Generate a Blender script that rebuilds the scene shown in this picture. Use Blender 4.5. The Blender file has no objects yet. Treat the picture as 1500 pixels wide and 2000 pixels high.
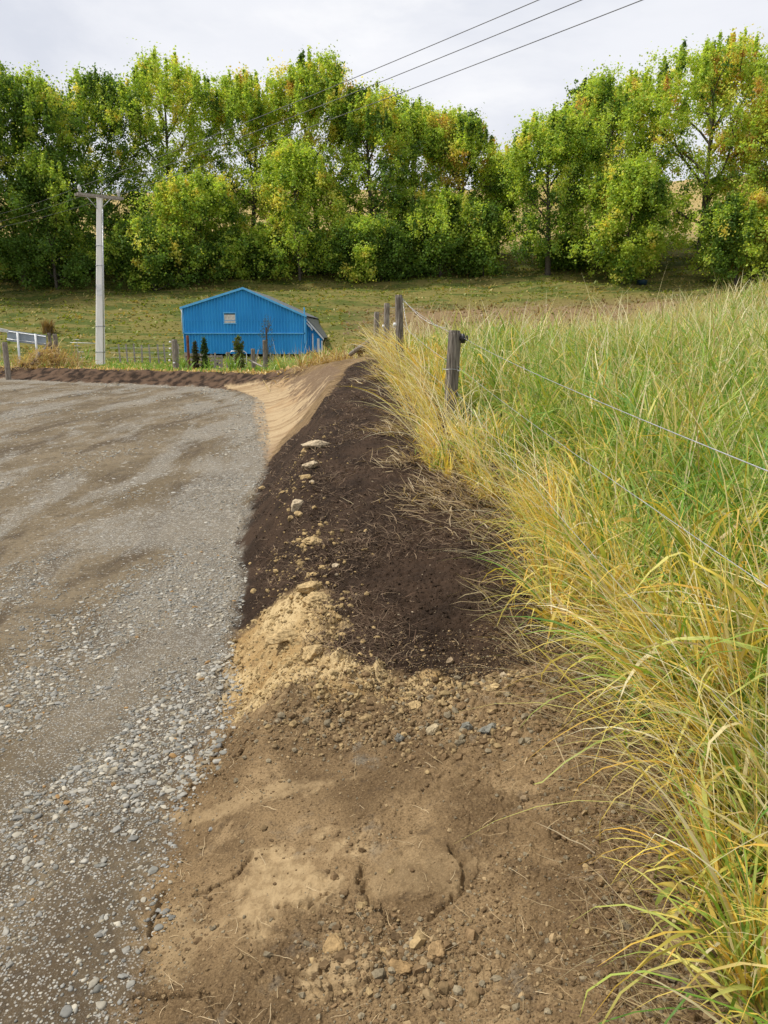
import bpy, math, random
import numpy as np
from math import radians as R, sin, cos, pi

# ------------------------------------------------------------------ camera, sky, sun, exposure
SC = bpy.context.scene
COL = SC.collection
CAMZ, PITCH = 1.8, R(13.13)
cam_d = bpy.data.cameras.new("camera"); cam = bpy.data.objects.new("camera", cam_d); COL.objects.link(cam)
cam.location = (0, 0, CAMZ); cam.rotation_euler = (R(90) - PITCH, 0, 0)
cam_d.lens = 27.0; cam_d.sensor_width = 36; cam_d.clip_start = 0.05; cam_d.clip_end = 3000
SC.camera = cam
SUN_EL, SUN_AZ = R(55), R(-92)          # azimuth from +Y towards +X : sun stands to the left
sun_d = bpy.data.lights.new("sun", 'SUN'); sun_d.energy = 3.6; sun_d.angle = R(6); sun_d.color = (1.0, 0.95, 0.86)
sun = bpy.data.objects.new("sun", sun_d); COL.objects.link(sun)
from mathutils import Vector
sd = Vector((sin(SUN_AZ) * cos(SUN_EL), cos(SUN_AZ) * cos(SUN_EL), sin(SUN_EL)))
sun.rotation_euler = (-sd).to_track_quat('-Z', 'Y').to_euler()
SC.view_settings.view_transform = 'Standard'; SC.view_settings.look = 'None'
SC.view_settings.exposure = 0.12; SC.view_settings.gamma = 1
SC.cycles.max_bounces = 8; SC.cycles.diffuse_bounces = 5; SC.cycles.transmission_bounces = 5
SC.cycles.transparent_max_bounces = 4; SC.cycles.sample_clamp_indirect = 4

class NT:
    def __init__(s, tree): s.t = tree; s.n = tree.nodes; s.l = tree.links
    def new(s, ty, **kw):
        n = s.n.new(ty)
        for k, v in kw.items(): setattr(n, k, v)
        return n
    def put(s, sock, v):
        if v is None: return
        if isinstance(v, bpy.types.NodeSocket): s.l.new(v, sock)
        elif isinstance(v, (tuple, list)) and len(v) == 3 and sock.type == 'RGBA': sock.default_value = (*v, 1)
        else: sock.default_value = v
    def math(s, op, a, b=None, c=None, clamp=False):
        n = s.new('ShaderNodeMath', operation=op, use_clamp=clamp); s.put(n.inputs[0], a); s.put(n.inputs[1], b); s.put(n.inputs[2], c)
        return n.outputs[0]
    def mix(s, f, a, b, mode='MIX'):
        n = s.new('ShaderNodeMix', data_type='RGBA', blend_type=mode); s.put(n.inputs['Factor'], f); s.put(n.inputs[6], a); s.put(n.inputs[7], b)
        return n.outputs[2]
    def noise(s, vec, scale, detail=4, rough=.55, dist=0., out=0):
        n = s.new('ShaderNodeTexNoise'); s.put(n.inputs['Vector'], vec); n.inputs['Scale'].default_value = scale
        n.inputs['Detail'].default_value = detail; n.inputs['Roughness'].default_value = rough; n.inputs['Distortion'].default_value = dist
        return n.outputs[out]
    def ramp(s, f, a, b):                      # smooth 0..1 between a and b
        n = s.new('ShaderNodeMapRange', interpolation_type='SMOOTHSTEP'); s.put(n.inputs[0], f); s.put(n.inputs[1], a); s.put(n.inputs[2], b)
        return n.outputs[0]
    def mapping(s, vec, scale=(1, 1, 1), rot=(0, 0, 0), loc=(0, 0, 0)):
        n = s.new('ShaderNodeMapping'); s.put(n.inputs[0], vec); n.inputs[1].default_value = loc; n.inputs[2].default_value = rot; n.inputs[3].default_value = scale
        return n.outputs[0]
    def voro(s, vec, scale, out, feature='F1', rnd=1.0):
        n = s.new('ShaderNodeTexVoronoi', feature=feature); s.put(n.inputs['Vector'], vec); n.inputs['Scale'].default_value = scale
        n.inputs['Randomness'].default_value = rnd
        return n.outputs[out]
    def geo(s, out): return s.new('ShaderNodeNewGeometry').outputs[out]
    def obj(s): return s.new('ShaderNodeTexCoord').outputs['Object']
    def attr(s, name, out='Color'): return s.new('ShaderNodeAttribute', attribute_name=name).outputs[out]
    def sep(s, c):
        n = s.new('ShaderNodeSeparateXYZ'); s.put(n.inputs[0], c); return n.outputs
    def bump(s, h, strength=.5, dist=.02, normal=None):
        n = s.new('ShaderNodeBump'); s.put(n.inputs['Height'], h); n.inputs['Strength'].default_value = strength; n.inputs['Distance'].default_value = dist
        s.put(n.inputs['Normal'], normal)
        return n.outputs[0]

W = bpy.data.worlds.new("World"); SC.world = W; W.use_nodes = True
w = NT(W.node_tree); w.n.clear()
sky = w.new('ShaderNodeTexSky', sky_type='NISHITA', sun_disc=False, sun_elevation=SUN_EL, sun_rotation=SUN_AZ, air_density=1.0, dust_density=1.5)
tc = w.new('ShaderNodeTexCoord').outputs['Generated']
skyc = w.mix(1.0, sky.outputs[0], (.10, .10, .10), 'MULTIPLY')
cm = w.mapping(tc, scale=(1.0, 1.0, 2.6))
n1 = w.noise(cm, 2.2, 6, .55, .4); n2 = w.noise(cm, 5.0, 6, .6, .2)
cl = w.mix(w.ramp(n1, .36, .62), (.66, .69, .77), (.82, .835, .885))
cl = w.mix(w.math('MULTIPLY', w.ramp(n2, .5, .75), .6), cl, (.95, .95, .96))
sx = w.sep(tc)
low = w.math('MULTIPLY', w.ramp(sx[2], .30, .14), w.ramp(sx[0], -.18, -.42))     # a blue break in the cloud low on the left
brk = w.math('MULTIPLY', low, w.ramp(w.noise(cm, 7.0, 4), .5, .42))
full = w.mix(brk, cl, skyc)
bg = w.new('ShaderNodeBackground'); w.put(bg.inputs[0], full); bg.inputs[1].default_value = 1.0
wo = w.new('ShaderNodeOutputWorld'); w.l.new(bg.outputs[0], wo.inputs[0])

# ------------------------------------------------------------------ noise and numeric helpers
rng = np.random.default_rng(7)
def _h(ix, iy, s):
    h = (ix * 374761393 + iy * 668265263 + s * 974711) & 0x7fffffff
    h = ((h ^ (h >> 13)) * 1274126177) & 0x7fffffff
    return (h ^ (h >> 16)) & 0xffff
def perlin(x, y, s=0):
    x = np.asarray(x, float); y = np.asarray(y, float)
    xi = np.floor(x).astype(np.int64); yi = np.floor(y).astype(np.int64); fx = x - xi; fy = y - yi
    u = fx * fx * fx * (fx * (fx * 6 - 15) + 10); v = fy * fy * fy * (fy * (fy * 6 - 15) + 10)
    def g(a, b, dx, dy):
        t = _h(a, b, s) * (2 * pi / 65536); return np.cos(t) * dx + np.sin(t) * dy
    a = g(xi, yi, fx, fy); b = g(xi + 1, yi, fx - 1, fy); c = g(xi, yi + 1, fx, fy - 1); d = g(xi + 1, yi + 1, fx - 1, fy - 1)
    return (a * (1 - u) + b * u) * (1 - v) + (c * (1 - u) + d * u) * v
def fbm(x, y, o=4, s=0, g=.5):
    r = 0; a = 1; f = 1
    for k in range(o): r = r + a * perlin(x * f + 17.3 * k, y * f - 9.1 * k, s + k); a *= g; f *= 2.03
    return r
def worley(x, y, s=0):
    xi = np.floor(x).astype(np.int64); yi = np.floor(y).astype(np.int64); f1 = np.full(x.shape, 9.); f2 = f1.copy(); idv = np.zeros(x.shape)
    for i in (-1, 0, 1):
        for j in (-1, 0, 1):
            a, b = xi + i, yi + j; d = np.hypot(a + _h(a, b, s) / 65536 - x, b + _h(a, b, s + 1) / 65536 - y); m = d < f1
            f2 = np.where(m, f1, np.minimum(f2, d)); idv = np.where(m, _h(a, b, s + 2) / 65536, idv); f1 = np.where(m, d, f1)
    return f1, f2, idv
def sst(x, a, b):
    t = np.clip((x - a) / (b - a), 0, 1); return t * t * (3 - 2 * t)
def lerp(a, b, t): return a + (b - a) * t
CP, SP = cos(PITCH), sin(PITCH)
def ray(u, v):
    a = (u - 750) / 1500; b = (1000 - v) / 1500
    return np.array([a, CP + b * SP, b * CP - SP])
def at(u, v, Y):                                   # world point on the line of sight through (u, v) at distance Y
    d = ray(u, v); t = Y / d[1]; return np.array([d[0] * t, Y, CAMZ + d[2] * t])
def atz(u, v, z):
    d = ray(u, v); t = (z - CAMZ) / d[2]; return np.array([d[0] * t, d[1] * t, z])

# ------------------------------------------------------------------ terrain heights
gpx = [(240, 2000), (285, 1800), (335, 1600), (385, 1500), (428, 1400), (440, 1300), (460, 1230), (478, 1130), (463, 1080), (490, 1000),
       (520, 930), (525, 870), (521, 815), (512, 782), (480, 768), (440, 761), (400, 757), (300, 752), (200, 749), (100, 745), (0, 740)]
PAD = np.array([(-.62, -15), (-.66, .9)] + [tuple(atz(u, v, 0)[:2]) for u, v in gpx] + [(-22, 34.0), (-60, 36), (-60, -15)])
def sdist(P, x, y):                                # signed distance to a polygon, positive outside
    best = np.full(np.shape(x), 1e18); ins = np.zeros(np.shape(x), bool); n = len(P)
    for i in range(n):
        ax, ay = P[i]; bx, by = P[(i + 1) % n]; ex, ey = bx - ax, by - ay
        wx, wy = x - ax, y - ay; t = np.clip((wx * ex + wy * ey) / (ex * ex + ey * ey), 0, 1)
        best = np.minimum(best, (wx - ex * t) ** 2 + (wy - ey * t) ** 2)
        if ay != by:
            c = ((ay > y) != (by > y)) & (x < ex * (y - ay) / (by - ay) + ax); ins ^= c
    d = np.sqrt(best); return np.where(ins, -d, d)
CTL = np.array([(-.45, 1.2, .07), (-.4, 1.9, .10), (0, 0, .2), (0, 1.6, .2), (.5, 1.5, .3), (.9, 1.8, .42), (-.3, 3.4, .27), (.3, 3.2, .32), (1, 3.4, .46), (-.45, 4.6, .33), (.6, 4.4, .44),
    (-.65, 5.8, .46), (.3, 5.5, .52), (1, 5.5, .62), (-.85, 8, .62), (0, 8, .73), (.75, 8.5, .84), (-1, 10, .70), (.4, 10.5, 1.04), (-1, 13.2, .85), (.25, 12.5, 1.25),
    (-1.15, 17, 1.0), (0, 16, 1.30), (-1.7, 22, .92), (-.2, 19, 1.25), (.6, 24, 1.0), (2.5, 2, .6), (3, 5, .85), (3.2, 8, 1.15), (3.6, 12, 1.35), (4.2, 25, .95), (2, 18, 1.2),
    (6, 18, 1.45), (12.5, 25, 2.95), (12, 15, 2.2), (12, 6, 1.7), (20, 10, 2.7), (22, 25, 4.4), (8, 25, 1.45), (4, 37, .9), (12, 40, 1.7), (22, 42, 2.6), (0, 31, .75), (-.8, 40, .35),
    (-2.6, 24.6, .75), (-3.6, 26, .5), (-6, 28, .42), (-10, 30.4, .40), (-16, 33, .36), (-22, 35.5, .3), (-6, 34, .08), (-14, 40, .12), (-25, 40, .15), (-8, 47, -.1), (-2, 47, .1), (-30, 37, .2),
    (-30, 0, 0), (-30, 20, 0), (-10, -10, 0), (0, -8, .2), (8, -6, .8), (15, -8, 1.2), (-12, 12, 0), (-5, 8, .1), (-5, 18, .3)])
def _tps(c):
    n = len(c); d = np.hypot(c[:, None, 0] - c[None, :, 0], c[:, None, 1] - c[None, :, 1])
    K = np.where(d > 0, d * d * np.log(d + 1e-12), 0) + np.eye(n) * .02
    P = np.c_[np.ones(n), c[:, :2]]; A = np.zeros((n + 3, n + 3)); A[:n, :n] = K; A[:n, n:] = P; A[n:, :n] = P.T
    return np.linalg.solve(A, np.r_[c[:, 2], 0, 0, 0])
TW = _tps(CTL)
def top_h(x, y):
    r = TW[-3] + TW[-2] * x + TW[-1] * y
    for i, (cx, cy, _) in enumerate(CTL):
        q = (x - cx) ** 2 + (y - cy) ** 2; r = r + TW[i] * .5 * q * np.log(q + 1e-12)
    return r
def hill_h(x, y):
    base = .0 + .302 * np.clip(y - 49, 0, 30) + .10 * np.clip(y - 79, 0, 8)
    base = base + .30 * np.clip(y - 84, 0, 46) - .35 * np.clip(y - 134, 0, 60)
    base = base + np.clip(x - 2, 0, 60) * .035 * sst(y, 44, 60)
    base = base + .9 * perlin(x / 23, y / 23, 5) * sst(y, 60, 90) * 1.6
    tr = (y + 1.8 * perlin(x / 11, y / 9, 9)) * (2 * pi / 3.1)        # sheep tracks
    return base + sst(y, 52, 58) * (.15 * np.sin(tr) * (.4 + .9 * np.abs(perlin(x / 9, y / 5, 14))) + .10 * perlin(x / 1.6, y / 1.1, 12) + .42 * perlin(x / 6, y / 3, 13))
def face_w(x, y):
    wv = np.interp(y, [0, 2.5, 4.5, 6, 8, 12, 20, 24, 28], [.25, .35, .45, .50, .62, .92, 1.7, 1.4, .9])
    return np.where(x < -5, .9, wv)
def base_h(x, y, dp=None):
    x = np.asarray(x, float); y = np.asarray(y, float)
    if dp is None: dp = sdist(PAD, x, y)
    xc = np.clip(x, -40, 26); yc = np.clip(y, -12, 48)
    T = np.maximum(top_h(xc, yc), .05); m = sst(y, 44, 52)
    T = T * (1 - m) + hill_h(x, y) * m
    q = np.clip(dp / face_w(x, y), 0, 1); return T * lerp(sst(q, -.02, 1.0), q ** 1.15, np.where(y > 4, .75, .3))
def hit(u, v):
    d = ray(u, v); t = np.geomspace(.6, 220, 3000); x = d[0] * t; y = d[1] * t; z = CAMZ + d[2] * t
    g = base_h(x, y); k = np.argmax(z < g)
    return np.array([x[k], y[k], g[k]])
def hitp(pts): return np.array([hit(*p) for p in pts])

DARKP = hitp([(730, 700), (690, 712), (668, 738), (640, 775), (602, 828), (560, 862), (525, 900), (500, 950), (470, 1000), (445, 1080), (455, 1130), (445, 1215), (450, 1245), (520, 1195), (600, 1140),
    (640, 1160), (625, 1200), (632, 1235), (590, 1262), (655, 1290), (720, 1315), (850, 1342), (960, 1340), (1040, 1310), (1100, 1275), (1250, 1290), (1400, 1200), (1300, 1050), (1150, 950), (1000, 870)])[:, :2]
DARKP = np.vstack([DARKP, [(1.4, 9), (1.0, 13), (.8, 20), (-.2, 22)]])
CLAYP = hitp([(420, 1390), (425, 1300), (450, 1245), (520, 1195), (600, 1150), (645, 1175), (640, 1240), (665, 1292), (740, 1320), (850, 1340), (950, 1342), (1010, 1332), (1000, 1352), (880, 1366), (760, 1376), (640, 1375), (560, 1350), (500, 1385)])[:, :2]
TANP = hitp([(518, 905), (508, 850), (492, 800), (500, 778), (470, 764), (440, 754), (500, 745), (560, 738), (620, 722), (655, 716), (664, 724), (652, 740), (618, 780), (578, 830), (542, 868), (526, 890)])[:, :2]
EDGE = hitp([(1450, 2000), (1405, 1850), (1350, 1650), (1300, 1500), (1215, 1400), (1140, 1290), (1060, 1220), (1035, 1100), (1000, 1010), (915, 960), (835, 915), (805, 850), (785, 790), (755, 730), (730, 700)])
_o = np.argsort(EDGE[:, 1]); EY, EX = EDGE[_o, 1], EDGE[_o, 0]
EY = np.r_[-20, 0, EY, 24, 25.5, 26.5, 60]; EX = np.r_[.9, .9, EX, -1.1, -2.6, -60, -60]
def grass_in(x, y): return x - np.interp(y, EY, EX)          # > 0 inside the paddock grass
def groove(pts, x, y, jag=.012):
    P = hitp(pts)[:, :2]; q = []
    for a, b in zip(P[:-1], P[1:]):
        for k in range(6): q.append(lerp(a, b, k / 6) + rng.normal(0, jag, 2))
    q.append(P[-1]); q = np.array(q); best = np.full(x.shape, 1e9)
    for a, b in zip(q[:-1], q[1:]):
        e = b - a; t = np.clip(((x - a[0]) * e[0] + (y - a[1]) * e[1]) / (e @ e), 0, 1)
        best = np.minimum(best, (x - a[0] - e[0] * t) ** 2 + (y - a[1] - e[1] * t) ** 2)
    return np.sqrt(best)

def zones(x, y, dp):
    n = .05 * fbm(x * 3, y * 3, 4, 3) + .02 * perlin(x * 17, y * 17, 8)
    far = sst(y, 6, 20)
    near = (y < 60) & (y > -3)
    out = {}
    k = 1 + 2 * far
    rg = .05 * perlin(x * 6, y * 6, 91) + .035 * perlin(x * 14, y * 14, 92) + .02 * perlin(x * 40, y * 40, 93)
    def poly(P, soft=.05, amp=1.3, rag=0.):
        r = np.zeros(x.shape); r[near] = sst(-(sdist(P, x[near], y[near]) + n[near] * amp + rg[near] * rag), -soft, soft); return r
    g = sst(-(dp + n * 1.6 + .03 * perlin(x * 30, y * 30, 95)), -.05, .07)
    out['gravel'] = g
    out['dark'] = poly(DARKP, .03, 1.3, 1.0)
    out['clay'] = poly(CLAYP, .03, 2.4, 3.2)
    out['tan'] = poly(TANP, .05, 2.0, 2.2)
    gi = grass_in(x, y)
    out['grass'] = sst(gi + n * 2, -.05, .12) * (1 - sst(y, 40, 46)) * (dp > 0)
    berm = (y > 22) * (1 - sst(dp + n * 2, 1.0, 1.5)) * (dp > 0) * sst(-x, 1.2, 2.6)
    out['dark'] = np.maximum(out['dark'], berm * (1 - out['tan']))
    out['grass'] = out['grass'] * (1 - berm)
    out['hill'] = sst(y, 40, 46) * (dp > 0)
    return out
CRACK = [[(505, 1440), (480, 1470), (455, 1500), (425, 1525)], [(455, 1430), (430, 1470), (405, 1500)], [(492, 1670), (470, 1700), (430, 1722), (385, 1745)],
         [(318, 1745), (303, 1790), (294, 1830)], [(270, 1945), (330, 1955), (390, 1950), (440, 1975)],
         [(880, 1655), (905, 1690), (912, 1730), (880, 1755), (840, 1790)], [(705, 1710), (712, 1745), (740, 1780), (780, 1800)], [(545, 1770), (600, 1770), (640, 1745)],
         [(790, 1240), (830, 1252), (880, 1246)], [(540, 1335), (600, 1345), (650, 1352), (700, 1360)], [(560, 1900), (600, 1915), (640, 1900)]]
PLATE = [((810, 1700), .19, .13, .007), ((560, 1725), .22, .14, .007), ((660, 1905), .11, .06, .014), ((650, 1350), .2, .06, .02)]
FAR_ONLY = False
def detail(x, y, dp, Z):
    d = np.zeros(x.shape); m = (y > -2) & (y < 34) & (np.abs(x) < 40)
    X, Y = x[m], y[m]; g = Z['gravel'][m]; dk = Z['dark'][m]; cy = Z['clay'][m]; tn = Z['tan'][m]; gr = Z['grass'][m]
    fade = 1 - sst(Y, 18, 30)
    br = np.clip(1 - g - dk - cy - tn - gr, 0, 1)
    lump = np.abs(perlin(X * 7, Y * 7, 21)) * .6 + np.abs(perlin(X * 15, Y * 15, 22)) * .35 + np.abs(perlin(X * 33, Y * 33, 23)) * .2
    rough = sst(fbm(X * 1.6, Y * 1.6, 3, 31), -.1, .3)
    # crumbly places: the right side of the bench, the foot of the dark soil, the seam between the light patches
    px = lambda u, v: hit(u, v)[:2]
    for (u, v), r_ in (((1000, 1400), .35), ((1150, 1380), .3), ((560, 1400), .2), ((700, 1400), .3), ((850, 1405), .3), ((700, 1860), .13), ((760, 1880), .12), ((850, 1880), .12), ((620, 1800), .08), ((1250, 1750), .22), ((1320, 1900), .2), ((1200, 1600), .2), ((1000, 1850), .15)):
        c = px(u, v); rough = np.maximum(rough, 1.3 * np.exp(-((X - c[0]) ** 2 + (Y - c[1]) ** 2) / (r_ * r_)))
    wx, wy = X + .03 * perlin(X * 11, Y * 11, 400), Y + .03 * perlin(X * 11, Y * 11, 401); blk = np.zeros(X.shape); blk2 = np.zeros(X.shape); nm = Y < 12
    for sc_, am in ((7, .5), (17, .32), (38, .18)):
        f1, f2, iv = worley(wx[nm] * sc_, wy[nm] * sc_, int(sc_)); h_ = sst(f2 - f1, 0, .28) * (.25 + .75 * iv); blk[nm] += am * h_; blk2[nm] += (am if sc_ > 7 else 0) * h_
    v_ = .03 * fbm(X * 1.3, Y * 1.3, 3, 40) * (1 - g) + g * (.020 * fbm(X * .7, Y * .5, 4, 44) + .008 * np.abs(perlin(X * 3 + Y, Y * 2.2, 46)) + .006 * perlin(X * 11, Y * 9, 45))
    v_ += br * ((blk2 * .026 + lump * .014) * rough + .005 * fbm(X * 24, Y * 24, 3, 50) + .010 * fbm(X * 4, Y * 6, 3, 55)) + dk * (lump * .03 + blk2 * .040 + .012 * fbm(X * 9, Y * 5, 3, 52)) * (.4 + .6 * fade)
    v_ += cy * (blk * .030 + blk2 * .028 - .03 + np.abs(perlin(X * 3.5, Y * 6, 61)) * .035)
    DPm = dp[m]; v_ += tn * (.011 * fbm(Y * .9 + DPm * 1.6 + .5 * perlin(X, Y, 70), DPm * .8, 3, 71) + .002 * fbm(X * 12, Y * 12, 3, 73)) + gr * .03 * lump + dk * sst(Y, 20, 24) * (.10 * fbm(X * 1.3, Y * 2.2, 4, 97) + .05 * np.abs(perlin(X * 4, Y * 4, 98)))
    # raised crumbly lip between brown bench and dark soil, and the rim of clods along the crest
    for P_, hh, ww in (([(560, 1365), (700, 1345), (850, 1365), (960, 1360), (1060, 1325), (1140, 1300)],   .028, .12), ([(622, 1140), (640, 1200), (600, 1262), (660, 1296), (720, 1322)], .012, .05),
                       ([(615, 880), (598, 920), (585, 1000), (600, 1070), (615, 1130)], .02, .10)):
        q = groove(P_, X, Y, .02); v_ += hh * np.exp(-(q / ww) ** 2) * (.5 + .6 * blk2 + .8 * lump)
    for c in CRACK[:]:
        q = groove(c, X, Y, .006); v_ -= .030 * np.exp(-(q / .0075) ** 2) * (.6 + .8 * np.abs(perlin(X * 9, Y * 9, 80)))
    for c in ([(530, 850), (570, 828), (608, 802)], [(585, 770), (618, 752), (640, 735)], [(535, 872), (560, 858), (585, 838)], [(560, 812), (600, 790)]):
        q = groove(c, X, Y, .05); v_ -= .05 * np.exp(-(q / .035) ** 2) * np.abs(perlin(X * 3, Y * 3, 99)) * 2.2
    for (uv, ra, rb, hh) in PLATE:
        c = px(*uv); dd = np.hypot((X - c[0]) / ra, (Y - c[1]) / rb) + .35 * perlin(X * 9, Y * 9, 82) + .12 * perlin(X * 30, Y * 30, 83)
        v_ += hh * sst(1 - dd, -.02, .05)
    q = groove([(430, 1395), (400, 1480), (345, 1590), (310, 1700), (285, 1830), (250, 1960)], X, Y, .01); v_ += .007 * np.exp(-(q / .08) ** 2)
    d[m] = v_
    return d

def ground_z(x, y):                                # finished surface without the finest lumps
    x = np.asarray(x, float); y = np.asarray(y, float); return base_h(x, y)

# ------------------------------------------------------------------ mesh helpers
def link(o, parent=None):
    COL.objects.link(o)
    if parent is not None: o.parent = parent
    return o
def mesh_np(name, V, F, mat, cols=None, smooth=False, parent=None, extra=None):
    V = np.asarray(V, np.float32); F = np.asarray(F, np.int32); me = bpy.data.meshes.new(name)
    k = F.shape[1]; me.vertices.add(len(V)); me.vertices.foreach_set('co', V.ravel())
    me.loops.add(F.size); me.loops.foreach_set('vertex_index', F.ravel())
    me.polygons.add(len(F)); me.polygons.foreach_set('loop_start', np.arange(0, F.size, k, dtype=np.int32))
    if smooth: me.polygons.foreach_set('use_smooth', np.ones(len(F), bool))
    else: me.polygons.foreach_set('use_smooth', np.zeros(len(F), bool))
    me.update(calc_edges=True)
    for nm, c in {**({'Col': cols} if cols is not None else {}), **(extra or {})}.items():
        a = me.attributes.new(nm, 'FLOAT_COLOR', 'POINT'); c4 = np.ones((len(V), 4), np.float32); c4[:, :3] = c; a.data.foreach_set('color', c4.ravel())
    if mat: me.materials.append(mat)
    return link(bpy.data.objects.new(name, me), parent)
class MB:
    def __init__(s): s.v = []; s.f = []; s.sm = []
    def add(s, vs, fs, sm=False):
        b = len(s.v); s.v += [tuple(map(float, p)) for p in vs]; s.f += [tuple(i + b for i in f) for f in fs]; s.sm += [sm] * len(fs); return s
    def box(s, c, size, rz=0, rx=0, ry=0):
        from mathutils import Euler
        M = Euler((rx, ry, rz)).to_matrix(); h = [q / 2 for q in size]; vs = []
        for sx_ in (-1, 1):
            for sy in (-1, 1):
                for sz in (-1, 1): vs.append(M @ Vector((sx_ * h[0], sy * h[1], sz * h[2])) + Vector(c))
        return s.add(vs, [(0, 1, 3, 2), (4, 6, 7, 5), (0, 4, 5, 1), (2, 3, 7, 6), (0, 2, 6, 4), (1, 5, 7, 3)])
    def tube(s, pts, rad, n=8, cap=True, sm=True, rough=0., seed=0):
        pts = [Vector(p) for p in pts]; rad = rad if hasattr(rad, '__len__') else [rad] * len(pts); rr = random.Random(seed)
        ref = Vector((0, 0, 1)) if abs((pts[-1] - pts[0]).normalized().z) < .9 else Vector((0, 1, 0)); vs = []
        off = [1 + rr.uniform(-rough, rough) for _ in range(n)]
        for i, p in enumerate(pts):
            d = (pts[min(i + 1, len(pts) - 1)] - pts[max(i - 1, 0)]).normalized(); a = d.cross(ref).normalized(); b = d.cross(a)
            for k in range(n):
                t = 2 * pi * k / n; q = off[k] * (1 + rr.uniform(-rough, rough) * .5); vs.append(p + (a * cos(t) + b * sin(t)) * rad[i] * q)
        fs = [(i * n + k, i * n + (k + 1) % n, (i + 1) * n + (k + 1) % n, (i + 1) * n + k) for i in range(len(pts) - 1) for k in range(n)]
        s.add(vs, fs, sm)
        if cap:
            b = len(s.v) - len(vs); s.f += [tuple(b + k for k in range(n))[::-1], tuple(b + len(vs) - n + k for k in range(n))]; s.sm += [False, False]
        return s
    def prism(s, poly, y0, y1):                     # polygon in x,z extruded along y
        n = len(poly); vs = [(x, y0, z) for x, z in poly] + [(x, y1, z) for x, z in poly]
        return s.add(vs, [tuple(range(n)), tuple(range(2 * n - 1, n - 1, -1))] + [(i, i + n, (i + 1) % n + n, (i + 1) % n) for i in range(n)])
    def build(s, name, mat, parent=None, origin=None):
        me = bpy.data.meshes.new(name); o = Vector(origin) if origin is not None else Vector((0, 0, 0))
        me.from_pydata([tuple(Vector(p) - o) for p in s.v], [], s.f); me.polygons.foreach_set('use_smooth', s.sm); me.update()
        if mat: me.materials.append(mat)
        ob = link(bpy.data.objects.new(name, me), parent)
        if parent is None: ob.location = o
        return ob
def tag(o, label=None, cat=None, group=None, kind=None):
    if label: o['label'] = label
    if cat: o['category'] = cat
    if group: o['group'] = group
    if kind: o['kind'] = kind
    return o
def empty(name, loc, label, cat, group=None):
    o = bpy.data.objects.new(name, None); o.empty_display_size = .2; link(o); o.location = tuple(float(q) for q in loc); return tag(o, label, cat, group)

# ------------------------------------------------------------------ materials
def mat(name, rough=.8, spec=.3):
    m = bpy.data.materials.new(name); m.use_nodes = True; t = NT(m.node_tree); b = m.node_tree.nodes['Principled BSDF']
    b.inputs['Roughness'].default_value = rough; b.inputs['Specular IOR Level'].default_value = spec
    return m, t, b
def simple(name, c1, c2, scale=8, rough=.7, spec=.3, stretch=(1, 1, 1), bump=.3, bd=.01, metal=0., lo=.35, hi=.65):
    m, t, b = mat(name, rough, spec); v = t.mapping(t.obj(), scale=stretch); n = t.noise(v, scale, 5, .6)
    t.put(b.inputs['Base Color'], t.mix(t.ramp(n, lo, hi), c1, c2)); b.inputs['Metallic'].default_value = metal
    if bump: t.put(b.inputs['Normal'], t.bump(n, bump, bd))
    return m
M_wood = simple('weathered_timber', (.13, .105, .08), (.34, .30, .25), 9, .85, .15, (9, 9, .7), .6, .006)
M_wood_d = simple('dark_timber', (.085, .072, .058), (.33, .29, .245), 8, .85, .15, (10, 10, .6), .8, .008, lo=.38, hi=.7)
M_wood_g = simple('grey_rail_timber', (.22, .19, .16), (.45, .41, .36), 8, .85, .15, (3, 3, 3), .4, .004)
M_conc = simple('pale_concrete', (.82, .80, .76), (.90, .88, .85), 3, .75, .2, (3, 3, .6), .2, .004)
M_galv = simple('galvanised_steel', (.40, .41, .42), (.58, .59, .60), 20, .45, .5, (1, 1, 1), .1, .002, .6)
M_wire = simple('fence_wire', (.42, .43, .45), (.60, .61, .63), 30, .4, .5, (1, 1, 1), 0, .001, .5)
M_cable = simple('power_cable', (.10, .10, .105), (.16, .16, .165), 5, .6, .3, (1, 1, 1), 0)
M_black = simple('black_plastic', (.012, .012, .013), (.03, .03, .03), 20, .4, .4)
M_porc = simple('white_porcelain', (.62, .62, .60), (.75, .75, .73), 20, .3, .5, bump=0)
M_white = simple('white_paint', (.66, .67, .68), (.80, .81, .82), 6, .5, .4)
M_signback = simple('grey_sign_back', (.26, .30, .35), (.34, .38, .43), 3, .5, .4, (1, 1, 1), .05)
M_blue = simple('blue_painted_steel', (.024, .30, .70), (.036, .37, .80), 1.2, .45, .4, (1, 1, .25), .05, .01, lo=.3, hi=.7)
M_blue_l = simple('light_blue_trim', (.09, .42, .80), (.14, .50, .86), 4, .4, .4)
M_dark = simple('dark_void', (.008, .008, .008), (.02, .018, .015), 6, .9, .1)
M_roof = simple('grey_roof_iron', (.12, .13, .14), (.2, .21, .22), 4, .5, .4, (6, 1, 1))
M_glassw = simple('dusty_window', (.50, .47, .42), (.72, .69, .64), 5, .3, .5, (4, 1, 1.5), .05)
M_rust = simple('rusty_steel', (.10, .04, .03), (.22, .09, .06), 10, .85, .2)
M_bark = simple('tree_bark', (.045, .038, .03), (.16, .14, .115), 7, .9, .1, (4, 4, 1), .6, .03)
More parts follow.
